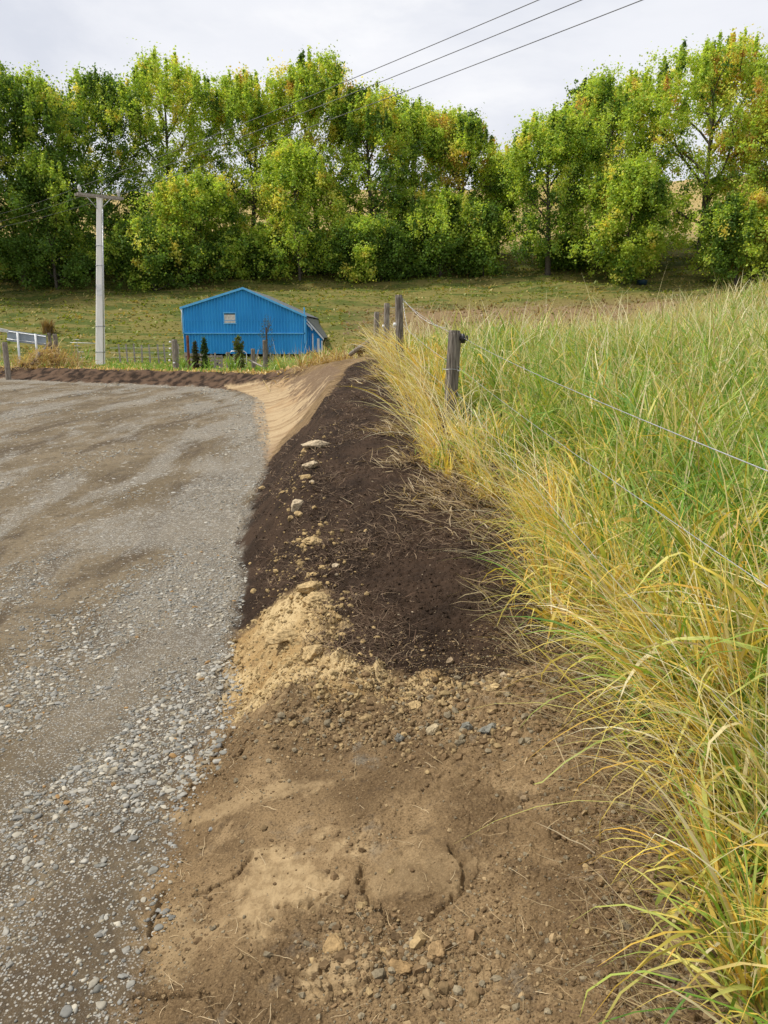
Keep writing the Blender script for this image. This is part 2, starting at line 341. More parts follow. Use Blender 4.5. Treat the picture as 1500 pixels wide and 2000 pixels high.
def leaf_mat(name, rough=.55, trans=.35, spec=.25):
    m, t, b = mat(name, rough, spec); c = t.attr('Col'); t.put(b.inputs['Base Color'], c)
    tr = t.new('ShaderNodeBsdfTranslucent'); t.put(tr.inputs[0], t.mix(1.0, c, (1.25, 1.15, .55), 'MULTIPLY'))
    mx = t.new('ShaderNodeMixShader'); mx.inputs[0].default_value = trans
    t.l.new(b.outputs[0], mx.inputs[1]); t.l.new(tr.outputs[0], mx.inputs[2]); t.l.new(mx.outputs[0], m.node_tree.nodes['Material Output'].inputs[0]); return m
M_leaf = leaf_mat('leaf', .55, .52); M_blade = leaf_mat('grass_blade', .5, .34, .3)
def col_mat(name, rough=.85, bscale=40, bs=.4, bd=.004, spec=.2, var=.35):
    m, t, b = mat(name, rough, spec); p = t.obj(); n = t.noise(p, bscale, 4, .65)
    dk = t.mix(1.0, t.attr('Col'), (1 - var,) * 3, 'MULTIPLY'); t.put(b.inputs['Base Color'], t.mix(t.ramp(n, .3, .65), dk, t.attr('Col')))
    t.put(b.inputs['Normal'], t.bump(n, bs, bd)); return m
M_stone = col_mat('gravel_stone', .8, 60, .25, .002, .25, .2); M_clod = col_mat('soil_clod', .95, 55, .9, .006, .1, .45); M_root = leaf_mat('dead_root', .8, .1)

def ground_material():
    m, t, b = mat('ground', .92, .15); P = t.obj(); C3 = t.sep(t.attr('mC', 'Vector')); A = t.sep(t.attr('mA', 'Vector')); B = t.sep(t.attr('mB', 'Vector')); Px = t.sep(P)
    dist = Px[1]
    fine = t.noise(P, 150, 4, .75); med = t.noise(P, 22, 5, .65); big = t.noise(P, 3.0, 4, .55); huge = t.noise(P, .55, 4, .55)
    # gravel: sandy matrix and stones
    gb = t.mix(t.ramp(huge, .38, .60), (.135, .100, .056), (.195, .150, .092)); gb = t.mix(t.ramp(t.noise(t.mapping(P, scale=(1.3, .35, 1), rot=(0, 0, .2)), 1.3, 6, .7, .6), .50, .62), gb, (.095, .068, .040)); gb = t.mix(t.math('MULTIPLY', t.ramp(big, .50, .68), .6), gb, (.10, .075, .045))
    gb = t.mix(t.math('MULTIPLY', t.ramp(fine, .52, .72), .6), gb, (.34, .31, .26)); gb = t.mix(t.math('MULTIPLY', t.ramp(med, .52, .34), .65), gb, (.07, .055, .038))
    vd = t.mapping(P, scale=(1, 1, .2)); warp = t.mapping(P, scale=(.75, .17, 1), rot=(0, 0, .15)); patch = t.noise(warp, 1.6, 5, .65, .5)
    dens = t.ramp(t.math('ADD', patch, t.math('MULTIPLY', t.math('MULTIPLY', t.ramp(C3[1], -1.4, -.35), t.ramp(Px[1], 4, 6)), .12)), .46, .62); gb = t.mix(t.math('MULTIPLY', t.math('MULTIPLY', dens, t.ramp(Px[1], 1.6, 4.5)), .5), gb, (.215, .195, .158))
    heights = []
    for sc_, k0, cs in ((16, .30, .16), (45, .30, .42), (110, .38, .55)):
        cc = t.sep(t.voro(vd, sc_, 'Color')); de = t.voro(vd, sc_, 'Distance')
        on = t.math('MULTIPLY', t.ramp(Px[1], *((5., 9.) if sc_ == 16 else (2.5, 6.) if sc_ == 45 else (-1., 0.))), t.math('LESS_THAN', cc[0], t.math('MULTIPLY_ADD', dens, cs, .05)))
        on = t.math('MULTIPLY', on, t.ramp(de, .55, .38))
        sc = t.mix(cc[1], (.22, .21, .185), (.44, .425, .38)); sc = t.mix(t.math('MULTIPLY', cc[2], .45), sc, (.36, .28, .18))
        gb = t.mix(on, gb, sc); heights.append(on)
    cobj = gb
    # dark top soil
    dk = t.mix(t.ramp(big, .35, .65), (.021, .0125, .0075), (.050, .030, .018)); dk = t.mix(t.math('MULTIPLY', t.ramp(fine, .56, .75), .5), dk, (.15, .105, .07))
    hair = t.noise(t.mapping(P, scale=(6, 1.2, 1), rot=(0, 0, .6)), 20, 3, .7, 2.5); dk = t.mix(t.math('MULTIPLY', t.ramp(hair, .58, .68), .45), dk, (.17, .11, .07))
    dk = t.mix(t.math('MULTIPLY', t.ramp(Px[1], 19, 24), t.ramp(big, .38, .6)), dk, (.11, .068, .042))
    # yellow clay
    cy = t.mix(t.ramp(big, .35, .62), (.36, .235, .10), (.56, .42, .22)); cy = t.mix(t.math('MULTIPLY', t.ramp(med, .5, .32), .7), cy, (.17, .10, .045)); cy = t.mix(t.math('MULTIPLY', t.ramp(fine, .5, .3), .35), cy, (.12, .075, .035))
    # smooth tan cut face, scraped in streaks
    cv = t.new('ShaderNodeCombineXYZ'); t.put(cv.inputs[0], t.math('MULTIPLY_ADD', C3[1], 2.2, t.math('MULTIPLY', Px[1], 1.3))); t.put(cv.inputs[1], t.math('MULTIPLY', C3[1], .35)); st = t.noise(cv.outputs[0], 1.1, 6, .68, .9)
    tn = t.mix(t.ramp(st, .36, .58), (.25, .165, .085), (.42, .31, .18)); tn = t.mix(t.math('MULTIPLY', t.ramp(huge, .52, .66), .55), tn, (.36, .22, .105)); tn = t.mix(t.math('MULTIPLY', t.ramp(med, .48, .3), .4), tn, (.15, .095, .05)); tn = t.mix(t.math('MULTIPLY', t.ramp(Px[1], 13.5, 10.5), .75), tn, (.15, .08, .045)); up_ = t.math('ADD', t.math('MULTIPLY', C3[1], .42), t.math('MULTIPLY', t.noise(t.mapping(P, scale=(1.4, .8, 1)), 2.2, 6, .7, .8), 1.5)); tn = t.mix(t.math('MULTIPLY', t.ramp(up_, .98, 1.20), .85), tn, (.12, .075, .045)); tn = t.mix(t.math('MULTIPLY', t.ramp(med, .53, .66), .35), tn, (.50, .40, .26))
    # brown disturbed bench soil
    br = t.mix(t.ramp(big, .34, .62), (.130, .083, .040), (.240, .160, .080)); br = t.mix(t.math('MULTIPLY', t.ramp(t.noise(P, 5.5, 5, .6, .5), .55, .68), .75), br, (.32, .22, .115))
    br = t.mix(t.math('MULTIPLY', t.ramp(t.noise(t.mapping(P, loc=(4, 9, 2)), 4.2, 4, .6), .60, .72), .6), br, (.19, .175, .14))
    br = t.mix(t.math('MULTIPLY', t.ramp(fine, .50, .34), .75), br, (.045, .028, .015)); br = t.mix(t.math('MULTIPLY', t.ramp(fine, .54, .70), .6), br, (.42, .30, .165)); br = t.mix(t.math('MULTIPLY', t.ramp(med, .46, .30), .5), br, (.06, .04, .024))  # lows of the bump noise coloured darker, painting shade into the crevices
    br = t.mix(t.math('MULTIPLY', B[2], .85), br, t.mix(t.ramp(med, .35, .6), (.31, .215, .11), (.47, .34, .185)))
    # thatch under the long grass
    gf = t.mix(t.ramp(med, .4, .62), (.035, .026, .014), (.13, .095, .045)); gf = t.mix(t.math('MULTIPLY', t.ramp(dist, 22, 40), .9), gf, t.mix(t.ramp(big, .4, .6), (.10, .12, .03), (.26, .20, .08)))
    # far pasture on the hill
    hn = t.noise(t.mapping(P, scale=(.5, 2.2, 1)), .55, 6, .62); hf = t.noise(t.mapping(P, scale=(.7, 2, 2)), 3.2, 5, .7)
    hl = t.mix(t.ramp(hn, .42, .56), (.075, .10, .020), (.175, .15, .045)); hl = t.mix(t.math('MULTIPLY', t.ramp(hf, .5, .7), .6), hl, (.20, .19, .05)); hl = t.mix(t.math('MULTIPLY', t.ramp(hf, .48, .3), .7), hl, (.045, .045, .014))
    strip = t.math('MULTIPLY', t.math('MULTIPLY', t.ramp(dist, 53, 56), t.ramp(dist, 63, 59)), t.ramp(Px[0], -4, 3)); hl = t.mix(t.math('MULTIPLY', strip, t.ramp(hn, .25, .45)), hl, (.22, .15, .08))
    hl = t.mix(t.ramp(dist, 82, 92), hl, t.mix(t.ramp(hf, .3, .6), (.30, .23, .085), (.42, .31, .13)))
    c = br
    for f, cc_ in ((B[1], hl), (B[0], gf), (A[1], dk), (t.math('MULTIPLY', A[2], 1.0), cy), (C3[0], tn), (A[0], cobj)): c = t.mix(f, c, cc_)
    t.put(b.inputs['Base Color'], c)
    heights = heights[1:]; h = t.math('ADD', t.math('MULTIPLY', med, 1.0), t.math('MULTIPLY', fine, .35)); h = t.math('ADD', h, t.math('MULTIPLY', t.math('MULTIPLY', t.math('ADD', heights[0], t.math('MULTIPLY', heights[1], .5)), A[0]), .30))
    nearb = t.bump(h, .75, .022); t.put(b.inputs['Normal'], nearb)
    return m
M_ground = ground_material()

# ------------------------------------------------------------------ the ground: one continuous sheet, finer near the path, named by zone
def build_ground():
    A1 = np.linspace(-31, 31, 860); ang = np.r_[np.arange(-180, -60, 4), np.arange(-60, -31, .5), A1, np.arange(31.5, 60, .5), np.arange(60, 180, 4)]
    ang = np.radians(np.unique(ang)); rad = np.r_[np.geomspace(.1, .95, 20)[:-1], np.geomspace(.95, 5, 800)[:-1], np.geomspace(5, 36, 460), np.geomspace(36.3, 150, 240), np.geomspace(160, 900, 14)]
    na, nr = len(ang), len(rad); x = (rad[:, None] * np.sin(ang)[None]); y = (rad[:, None] * np.cos(ang)[None])
    x, y = x.ravel(), y.ravel(); dp = sdist(PAD, x, y); Z = zones(x, y, dp); z = base_h(x, y, dp) + detail(x, y, dp, Z)
    z = np.where(y > 190, np.minimum(z, 8), z)
    plate = np.zeros(len(x)); nm = (y < 4) & (y > 0)
    for (uv, ra, rb, hh) in PLATE + [((470, 1560), .3, .05, 0), ((340, 1850), .2, .12, 0)]:
        c = hit(*uv)[:2]; dd = np.hypot((x[nm] - c[0]) / (ra * 1.1), (y[nm] - c[1]) / (rb * 1.1)) + .9 * fbm(x[nm] * 7, y[nm] * 7, 5, 82, .62)
        plate[nm] = np.maximum(plate[nm], sst(1 - dd, -.1, .5) * (.5 if hh == 0 else .30 if hh == .007 and uv[0] == 810 else .85))
    mA = np.c_[Z['gravel'], Z['dark'], Z['clay']]; mB = np.c_[Z['grass'], Z['hill'], plate]; mC = np.c_[Z['tan'], dp, np.zeros(len(x))]
    # tan clay smeared over the gravel edge
    mA[:, 0] *= 1 - Z['tan'] * .6
    i, j = np.meshgrid(np.arange(nr - 1), np.arange(na), indexing='ij'); j2 = (j + 1) % na
    F = np.stack([i * na + j, (i + 1) * na + j, (i + 1) * na + j2, i * na + j2], -1).reshape(-1, 4)[:, ::-1]
    cen = np.zeros(na); V = np.c_[x, y, z]
    fx = V[F].mean(1); g = Z['gravel'][F].mean(1) > .5; hl = (fx[:, 1] > 44); gr = (Z['grass'][F].mean(1) > .5)
    cls = np.where(g, 0, np.where(hl, 3, np.where(gr, 2, 1)))
    for k, nm_ in enumerate(('gravel_yard', 'dirt_bank', 'paddock_ground', 'hillside')):
        f = F[cls == k]; used, inv = np.unique(f, return_inverse=True)
        o = mesh_np(nm_, V[used], inv.reshape(f.shape), M_ground, None, True, None, {'mA': mA[used], 'mB': mB[used], 'mC': mC[used]}); tag(o, kind='structure')
build_ground()

# ------------------------------------------------------------------ loose stones, clods and crumbs
def ico(sub):
    import bmesh
    bm = bmesh.new(); bmesh.ops.create_icosphere(bm, subdivisions=sub, radius=1.0); bm.verts.ensure_lookup_table()
    V = np.array([v.co[:] for v in bm.verts]); F = np.array([[v.index for v in f.verts] for f in bm.faces]); bm.free(); return V, F
def facet(V, seed, np_=11, soft=.0):
    q = np.random.default_rng(seed + 1000); N = q.normal(size=(np_, 3)); N /= np.linalg.norm(N, axis=1)[:, None]; D = q.uniform(.55, 1.0, np_)
    U = V / np.linalg.norm(V, axis=1)[:, None]; r = np.min(D[None] / np.maximum(U @ N.T, .05), axis=1)
    return np.minimum(r, 1.15) * (1 + .10 * fbm(U[:, 0] * 2.5 + seed, U[:, 1] * 2.5 + U[:, 2] * 2.1, 3, seed))
def rock_shapes(sub, n, seed, jag=.16):
    V, F = ico(sub); out = []
    for k in range(n):
        out.append(V * facet(V, seed * 31 + k)[:, None])
    return out, F
def rotmats(n, g):
    q = g.normal(size=(n, 4)); q /= np.linalg.norm(q, axis=1)[:, None]; a, b, c, d = q.T
    return np.stack([np.stack([1 - 2 * (c * c + d * d), 2 * (b * c - a * d), 2 * (b * d + a * c)], -1), np.stack([2 * (b * c + a * d), 1 - 2 * (b * b + d * d), 2 * (c * d - a * b)], -1),
                     np.stack([2 * (b * d - a * c), 2 * (c * d + a * b), 1 - 2 * (b * b + c * c)], -1)], 1)
def scatter_rocks(name, P, size, cols, material, g, flat=.6, shapes=None, parent=None, smooth=True, sink=.25):
    (S, F) = shapes; n = len(P); nv = len(S[0]); which = g.integers(0, len(S), n); base = np.array(S)[which]
    asp = np.stack([g.uniform(.75, 1.35, n), g.uniform(.65, 1.1, n), np.ones(n)], -1)
    M = rotmats(n, g); V = np.einsum('nij,nvj->nvi', M, base) * asp[:, None]
    V[:, :, 2] *= (flat * g.uniform(.7, 1.2, n))[:, None]; V *= size[:, None, None] * .5
    a = g.uniform(0, 2 * pi, n); ca, sa = np.cos(a)[:, None], np.sin(a)[:, None]; X, Y = V[:, :, 0] * ca - V[:, :, 1] * sa, V[:, :, 0] * sa + V[:, :, 1] * ca
    V = np.stack([X, Y, V[:, :, 2]], -1) + P[:, None]; V[:, :, 2] += (size * flat * sink)[:, None]
    FF = (F[None] + (np.arange(n) * nv)[:, None, None]).reshape(-1, 3)
    return mesh_np(name, V.reshape(-1, 3), FF, material, np.repeat(cols, nv, 0), smooth, parent)
def surf(x, y):
    dp = sdist(PAD, x, y); Z = zones(x, y, dp); return base_h(x, y, dp) + detail(x, y, dp, Z), dp, Z
def wedge(n, r0, r1, a0, a1, g, p=1.0):
    a = np.radians(g.uniform(a0, a1, n)); r = np.exp(g.uniform(math.log(r0), math.log(r1), n)) if p == 0 else (r0 ** p + g.uniform(0, 1, n) * (r1 ** p - r0 ** p)) ** (1 / p)
    return r * np.sin(a), r * np.cos(a)
small, mid = rock_shapes(1, 14, 3), rock_shapes(3, 14, 5)
g = np.random.default_rng(11)
def stone_cols(n, g):
    pal = np.array([(.39, .38, .345), (.29, .29, .275), (.46, .43, .36), (.23, .23, .21), (.34, .30, .225), (.34, .21, .09), (.50, .48, .43)])
    c = pal[g.choice(7, n, p=[.27, .2, .2, .14, .12, .02, .05])]; return c * g.uniform(.62, 1.08, (n, 1)) * np.array([1.02, .99, .93])
def gravel():
    x, y = wedge(460000, 1.0, 30, -60, 6, g, 0); dp = sdist(PAD, x, y); k = dp < .03 + np.where(y < 4, np.abs(g.normal(0, .05, len(x))), .0); x, y, dp = x[k], y[k], dp[k]
    ca, sa = cos(.45), sin(.45); u, v = x * ca + y * sa, -x * sa + y * ca
    pat = fbm(x * 1.0 - y * .2, y * .32, 4, 90) + .3 * fbm(x * 3, y * 2, 2, 93); pat = pat + .30 * np.exp(-((dp + .45) / .45) ** 2) * (y > 4.5) - .22 * (1 - np.exp(-((dp + .45) / .9) ** 2)) * sst(y, 5.5, 7.5) + .12 * sst(y, 2.2, 3) * sst(-y, -5.6, -4.8)
    den = sst(pat, -.05, .30) * .92 + .03
    den = np.maximum(den, .75 * np.exp(-((dp + .06) / .07) ** 2))                # a line of stones rolled to the edge
    den *= 1 - .75 * np.exp(-(((x + 1.0) / .35) ** 2 + ((y - 2.15) / .5) ** 2)) # muddy corner by the path
    den *= 1 - .8 * sst(-pat, .12, .3)
    den *= np.interp(y, [1.9, 2.6, 3.2, 5.5, 7.5, 12], [.42, .75, .95, .9, .42, .30]); k = g.uniform(0, 1, len(x)) < den * np.interp(np.hypot(x, y), [1, 3, 8, 17, 30], [.62, .75, .6, .55, .6]); x, y, den = x[k], y[k], den[k]; r = np.hypot(x, y)
    sz = g.lognormal(math.log(.0098), .50, len(x)) * (.8 + .5 * den); sz = np.clip(sz, .0045, .036); sz = np.maximum(sz, r * .0017 * np.where(r > 8, g.uniform(.9, 2.0, len(x)), 1))
    z = surf(x, y)[0]; P = np.c_[x, y, z - sz * .08]
    big = sz > .020; c = stone_cols(len(x), g)
    o = scatter_rocks('gravel_stones', P[~big], sz[~big], c[~big], M_stone, g, .55, (small[0], small[1])) ; tag(o, kind='stuff')
    o = scatter_rocks('coarse_gravel_stones', P[big], sz[big], c[big], M_stone, g, .5, mid); tag(o, kind='stuff')
gravel()
def crumbs():
    X, Y, S, C = [], [], [], []
    br = np.array([(.22, .145, .075), (.27, .185, .095), (.35, .25, .135), (.19, .125, .065), (.28, .23, .15)])
    x, y = wedge(420000, 1.0, 3.6, -26, 36, g, 0); dp = sdist(PAD, x, y); gi = grass_in(x, y)
    f = fbm(x * 2.2, y * 2.2, 3, 31); w_ = sst(f, -.05, .35) * .25 + .9 * np.exp(-((y - 3.05) / .28) ** 2) + .9 * np.exp(-((gi + .12) / .16) ** 2) + .07
    for (u, v), r_ in (((720, 1870), .16), ((850, 1880), .14), ((700, 1790), .09), ((1250, 1750), .16)):
        c = hit(u, v); w_ = np.maximum(w_, .8 * np.exp(-((x - c[0]) ** 2 + (y - c[1]) ** 2) / r_ ** 2))
    for (uv, ra, rb, hh) in PLATE[:2]: c = hit(*uv)[:2]; w_ = w_ * (1 - .88 * sst(1.15 - np.hypot((x - c[0]) / ra, (y - c[1]) / rb), 0, .15))
    k = (dp > .02) & (gi < .25) & (g.uniform(0, 1, len(x)) < w_ * .40); x, y = x[k], y[k]
    sz = np.clip(g.lognormal(math.log(.0048), .62, len(x)), .0026, .030); X.append(x); Y.append(y); S.append(sz); C.append(br[g.integers(0, 5, len(x))] * g.uniform(.7, 1.2, (len(x), 1)))
    for line, wd_, n_, sz0 in (([(540, 1385), (640, 1400), (760, 1415), (860, 1425), (960, 1415), (1080, 1380), (1180, 1370)], .12, 2600, .013), ([(690, 1345), (800, 1360), (900, 1365), (1000, 1345), (1100, 1310)], .05, 900, .015), ([(1250, 1560), (1290, 1700), (1340, 1850), (1390, 1990)], .10, 1500, .013), ([(640, 1790), (720, 1870), (860, 1880)], .07, 500, .012)):
        L_ = hitp(line)[:, :2]; t_ = g.uniform(0, len(L_) - 1.001, n_); i_ = t_.astype(int); q_ = L_[i_] + (L_[i_ + 1] - L_[i_]) * (t_ - i_)[:, None] + g.normal(0, wd_, (n_, 2)); sz = np.clip(g.lognormal(math.log(sz0), .55, n_), .005, .045)
        X.append(q_[:, 0]); Y.append(q_[:, 1]); S.append(sz); C.append(np.vstack([br, [(.42, .30, .15), (.25, .165, .085)]])[g.integers(0, 7, n_)] * g.uniform(.7, 1.1, (n_, 1)))
    # yellow clay crumbs along the crest and pale bits on the dark soil
    x = g.normal(0, .16, 2600) ; y = g.uniform(3.2, 9.5, 2600); xc = np.interp(y, [3.2, 4.3, 5.8, 8, 9.5], [-.25, -.45, -.62, -.8, -.9]); x = x + xc
    k = g.uniform(0, 1, len(x)) < np.interp(y, [3.2, 4.5, 6, 9.5], [1, .75, .4, .25]) * sst(perlin(x * 1.5, y * 1.1, 5), -.3, .2); x, y = x[k], y[k]
    sz = np.clip(g.lognormal(math.log(.016), .6, len(x)), .006, .055); X.append(x); Y.append(y); S.append(sz); C.append(np.array([(.48, .34, .16)]) * g.uniform(.6, 1.15, (len(x), 1)))
    x, y = wedge(60000, 2.9, 5, -12, 14, g, 0); k = (sdist(CLAYP, x, y) < .03) & (perlin(x * 5, y * 5, 15) > -.25); x, y = x[k][:2300], y[k][:2300]
    sz = np.clip(g.lognormal(math.log(.011), .6, len(x)), .005, .045); X.append(x); Y.append(y); S.append(sz); C.append(np.array([(.50, .365, .18)]) * g.uniform(.6, 1.15, (len(x), 1)))
    x, y = wedge(26000, 3.3, 20, -10, 14, g, 0); k = (sdist(DARKP, x, y) < 0); x, y = x[k], y[k]
    sz = np.clip(g.lognormal(math.log(.007), .55, len(x)), .004, .03); X.append(x); Y.append(y); S.append(sz)
    C.append(np.where(g.uniform(0, 1, (len(x), 1)) < .975, np.array([(.048, .031, .020)]), np.array([(.42, .33, .22)])) * g.uniform(.7, 1.3, (len(x), 1)))
    x = np.concatenate(X); y = np.concatenate(Y); s_ = np.concatenate(S); c = np.concatenate(C); z = surf(x, y)[0]
    o = scatter_rocks('soil_crumbs', np.c_[x, y, z - s_ * .1], s_, c, M_clod, g, .75, small, None, False); tag(o, kind='stuff')
crumbs()
def clod(u, v, size, colr, label, flat=.6, jag=.22, rz=None, asp=1.0, seed=0):
    p = hit(u, v); V, F = ico(5); r = facet(V, seed + 400, 15) + jag * .6 * fbm(V[:, 0] * 3 + V[:, 2] * 2 + seed, V[:, 1] * 3 - V[:, 2] * 2.5, 4, seed + 300, .62)
    V = V * r[:, None] * np.array([asp, .8, flat]) * size * .46
    a = seed * 1.3 if rz is None else rz; X = V[:, 0] * cos(a) - V[:, 1] * sin(a); Y = V[:, 0] * sin(a) + V[:, 1] * cos(a); V = np.c_[X, Y, V[:, 2]]
    c = np.array(colr) * (1 + .35 * fbm(V[:, 0] * 40, V[:, 1] * 40 + V[:, 2] * 30, 3, 7))[:, None]
    o = mesh_np('clay_clod', V, F, M_clod, c, True); zz = surf(np.array([p[0]]), np.array([p[1]]))[0][0]; o.location = (float(p[0]), float(p[1]), float(zz + size * flat * .22)); tag(o, label, 'clod', 'loose clods of clay on the bare soil')
YC, TC, BC, GC = (.50, .36, .18), (.56, .45, .30), (.24, .165, .09), (.25, .24, .20)
for i, a in enumerate([
    (620, 880, .24, TC, 'largest pale clay clod, at the far end of the crest line on the dark bank', .5, .2, .1, 1.25),
    (597, 888, .17, YC, 'yellow clay clod tucked against the left side of the largest pale clod', .5),
    (607, 918, .16, TC, 'pale clod on the crest just below the largest one'), (598, 940, .14, YC, 'yellow clod under the second pale clod on the crest', .4),
    (609, 950, .06, TC, 'tiny tan clod beside the crest line of clods'), (513, 960, .09, YC, 'yellow clod at the foot of the bank beside the grey gravel'),
    (580, 1000, .16, TC, 'rounded pale clod halfway down the crest with a yellow one below', .6), (584, 1013, .09, YC, 'small yellow clod leaning on the rounded pale clod'),
    (568, 1018, .08, YC, 'small yellow clod left of the pair halfway down the crest'), (608, 1068, .17, YC, 'broken yellow clod patch alone on the dark crest', .35, .35),
    (655, 1113, .055, TC, 'small whitish clod right of the yellow crest soil'), (618, 1180, .22, YC, 'thick yellow clod at the top of the clay tongue', .5, .25),
    (600, 1158, .18, YC, 'yellow clod at the left of the top of the clay tongue', .5, .25), (622, 1225, .07, YC, 'small yellow clod on the right rim of the clay tongue'),
    (560, 1245, .20, YC, 'long flat yellow clod across the middle of the clay tongue', .4, .2, .3, 1.3), (612, 1275, .15, YC, 'square yellow clod at the rim of the dark hollow', .5),
    (845, 1432, .062, (.46, .37, .23), 'pale square clod standing in the crumbly soil lip', .9, .12), (780, 1447, .06, GC, 'grey crumbly clod left of the pale square clod', .7, .4),
    (955, 1425, .085, GC, 'long grey clod lying slantwise in the crumbly lip', .5, .3, .7, 1.4), (912, 1422, .06, GC, 'grey brown clod beside the long grey clod', .6, .4),
    (1060, 1385, .10, (.30, .22, .13), 'tan clod embedded in the soil near the grass', .45), (810, 1385, .08, YC, 'yellow clod in the middle of the crumbly lip', .5),
    (1230, 1450, .13, (.22, .16, .10), 'upright brown clod at the grass edge', .8, .2), (1285, 1600, .115, (.24, .18, .11), 'large brown clod resting under the hanging grass', .75, .18),
    (1290, 1715, .07, BC, 'brown clod near the right of the crumbly soil', .6), (1370, 1820, .085, BC, 'lumpy brown clod at the foot of the right grass tuft', .8, .25),
    (1395, 1885, .09, BC, 'brown clod in the bottom right heap nearest the grass', .8, .25), (1380, 1935, .10, BC, 'lowest brown clod in the bottom right heap', .7, .2),
    (655, 1850, .085, (.40, .27, .13), 'cracked yellow brown clod below the light patch', .5, .25), (742, 1865, .05, (.36, .25, .12), 'small yellow clod right of the cracked one', .6, .25),
    (850, 1868, .07, (.36, .24, .12), 'yellow brown clod right of the loose crumbs', .6, .2), (782, 1895, .065, (.32, .21, .10), 'orange brown clod below the loose crumbs', .6),
    (755, 540 + 222, .10, TC, 'small broken clod high on the dark bank', .4, .3), (985, 1330, .05, TC, 'pale clod beside the stalks at the rim of the dark hollow', .6),
    (880, 1300, .045, (.36, .27, .17), 'lone small tan clod in the dark hollow', .7), (1025, 1565, .035, (.30, .22, .13), 'small round clod on the smooth soil near the grass', .7)]):
    u, v, sz, cc, lb = a[:5]; clod(u, v, sz, cc, lb, *(a[5:6] or (.6,)), *(a[6:7] or (.22,)), a[7] if len(a) > 7 else None, a[8] if len(a) > 8 else 1.0, i)

# ------------------------------------------------------------------ ribbons: grass, stalks, roots
def ribbons(name, root, az, L, wd, lean, curl, col, seg, material, g, clampz=True, kind='stuff', twist=.6, tipcol=None, wig=.0, parent=None, power=1.35, kink=0):
    n = len(L); s = np.linspace(0, 1, seg + 1); th = lean[:, None] + curl[:, None] * s[None] ** power
    if wig: th = th + g.normal(0, wig, (n, seg + 1))
    azs = az[:, None] + (g.normal(0, .35, n)[:, None]) * s[None]
    if wig: azs = azs + np.cumsum(g.normal(0, wig, (n, seg + 1)), 1)
    if kink: kk = g.uniform(.35, .85, (n, 1)); th = th + (g.uniform(0, 1, (n, 1)) < kink) * (s[None] > kk) * g.uniform(.5, 1.9, (n, 1))
    ds = L[:, None] / seg; dx = np.sin(th) * np.cos(azs) * ds; dy = np.sin(th) * np.sin(azs) * ds; dz = np.cos(th) * ds
    z0 = np.zeros((n, 1)); X = root[:, :1] + np.c_[z0, np.cumsum(dx[:, :-1], 1)]; Y = root[:, 1:2] + np.c_[z0, np.cumsum(dy[:, :-1], 1)]; Zz = root[:, 2:3] + np.c_[z0, np.cumsum(dz[:, :-1], 1)]
    if clampz:
        gz = base_h(X.ravel(), Y.ravel()).reshape(X.shape); Zz = np.maximum(Zz, gz + g.uniform(.004, .05, (n, 1)))
        Zz[:, 0] = root[:, 2]
    wa = az + pi / 2 + g.normal(0, twist, n); prof = np.interp(s, [0, .25, .7, 1], [.7, 1, .75, .04])[None] * wd[:, None] * .5
    wx = np.cos(wa)[:, None] * prof; wy = np.sin(wa)[:, None] * prof; wz = g.normal(0, .3, n)[:, None] * prof
    V = np.stack([np.stack([X - wx, Y - wy, Zz - wz], -1), np.stack([X + wx, Y + wy, Zz + wz], -1)], 2).reshape(n, -1, 3)
    k = np.arange(seg); q = np.stack([2 * k, 2 * k + 1, 2 * k + 3, 2 * k + 2], -1); F = (q[None] + (np.arange(n) * 2 * (seg + 1))[:, None, None]).reshape(-1, 4)
    c = np.repeat(col[:, None], 2 * (seg + 1), 1)
    if tipcol is not None: m = np.repeat(s, 2)[None, :, None] ** 2; c = c * (1 - m) + tipcol[:, None] * m
    o = mesh_np(name, V.reshape(-1, 3), F, material, c.reshape(-1, 3), True, parent)
    if kind: tag(o, kind=kind)
    return o
G_ = np.array([(.19, .34, .045), (.27, .40, .06), (.13, .27, .04), (.37, .46, .10)])
Y_ = np.array([(.72, .58, .10), (.76, .56, .12), (.64, .60, .18), (.70, .44, .08)])
S_ = np.array([(.74, .66, .40), (.64, .56, .30), (.80, .74, .50), (.50, .38, .20)])
def pick(pal, n, g): return pal[g.integers(0, len(pal), n)] * g.uniform(.8, 1.2, (n, 1))
def mixcols(x, y, gi, g, r):
    n = len(x); cl = fbm(x * .9, y * .9, 3, 140) * .9 + fbm(x * 3, y * 3, 2, 141) * .35
    py = np.clip(.84 - gi * np.interp(y, [1, 4, 8, 20], [1.1, 1.0, .78, .55]) + cl * .9, .05, .90)      # yellow strip along the fence
    py = np.where(y < 2.9, py * .55, py)
    ps = np.clip(.10 + .10 * sst(r, 6, 18) + cl * .3, .05, .5)
    u = g.uniform(0, 1, n); v = g.uniform(0, 1, n)
    c = np.where((u < py)[:, None], pick(Y_, n, g), pick(G_, n, g)); c = np.where((v < ps)[:, None], pick(S_, n, g), c); return c
def tussocks(x, y, g, cell=.30):
    ix, iy = np.floor(x / cell).astype(np.int64), np.floor(y / cell).astype(np.int64); a = _h(ix, iy, 5) / 65536 * 2 * pi; cx = (ix + .3 + .4 * _h(ix, iy, 6) / 65536) * cell; cy = (iy + .3 + .4 * _h(ix, iy, 7) / 65536) * cell
    k = .45; return x + (cx - x) * k, y + (cy - y) * k, a
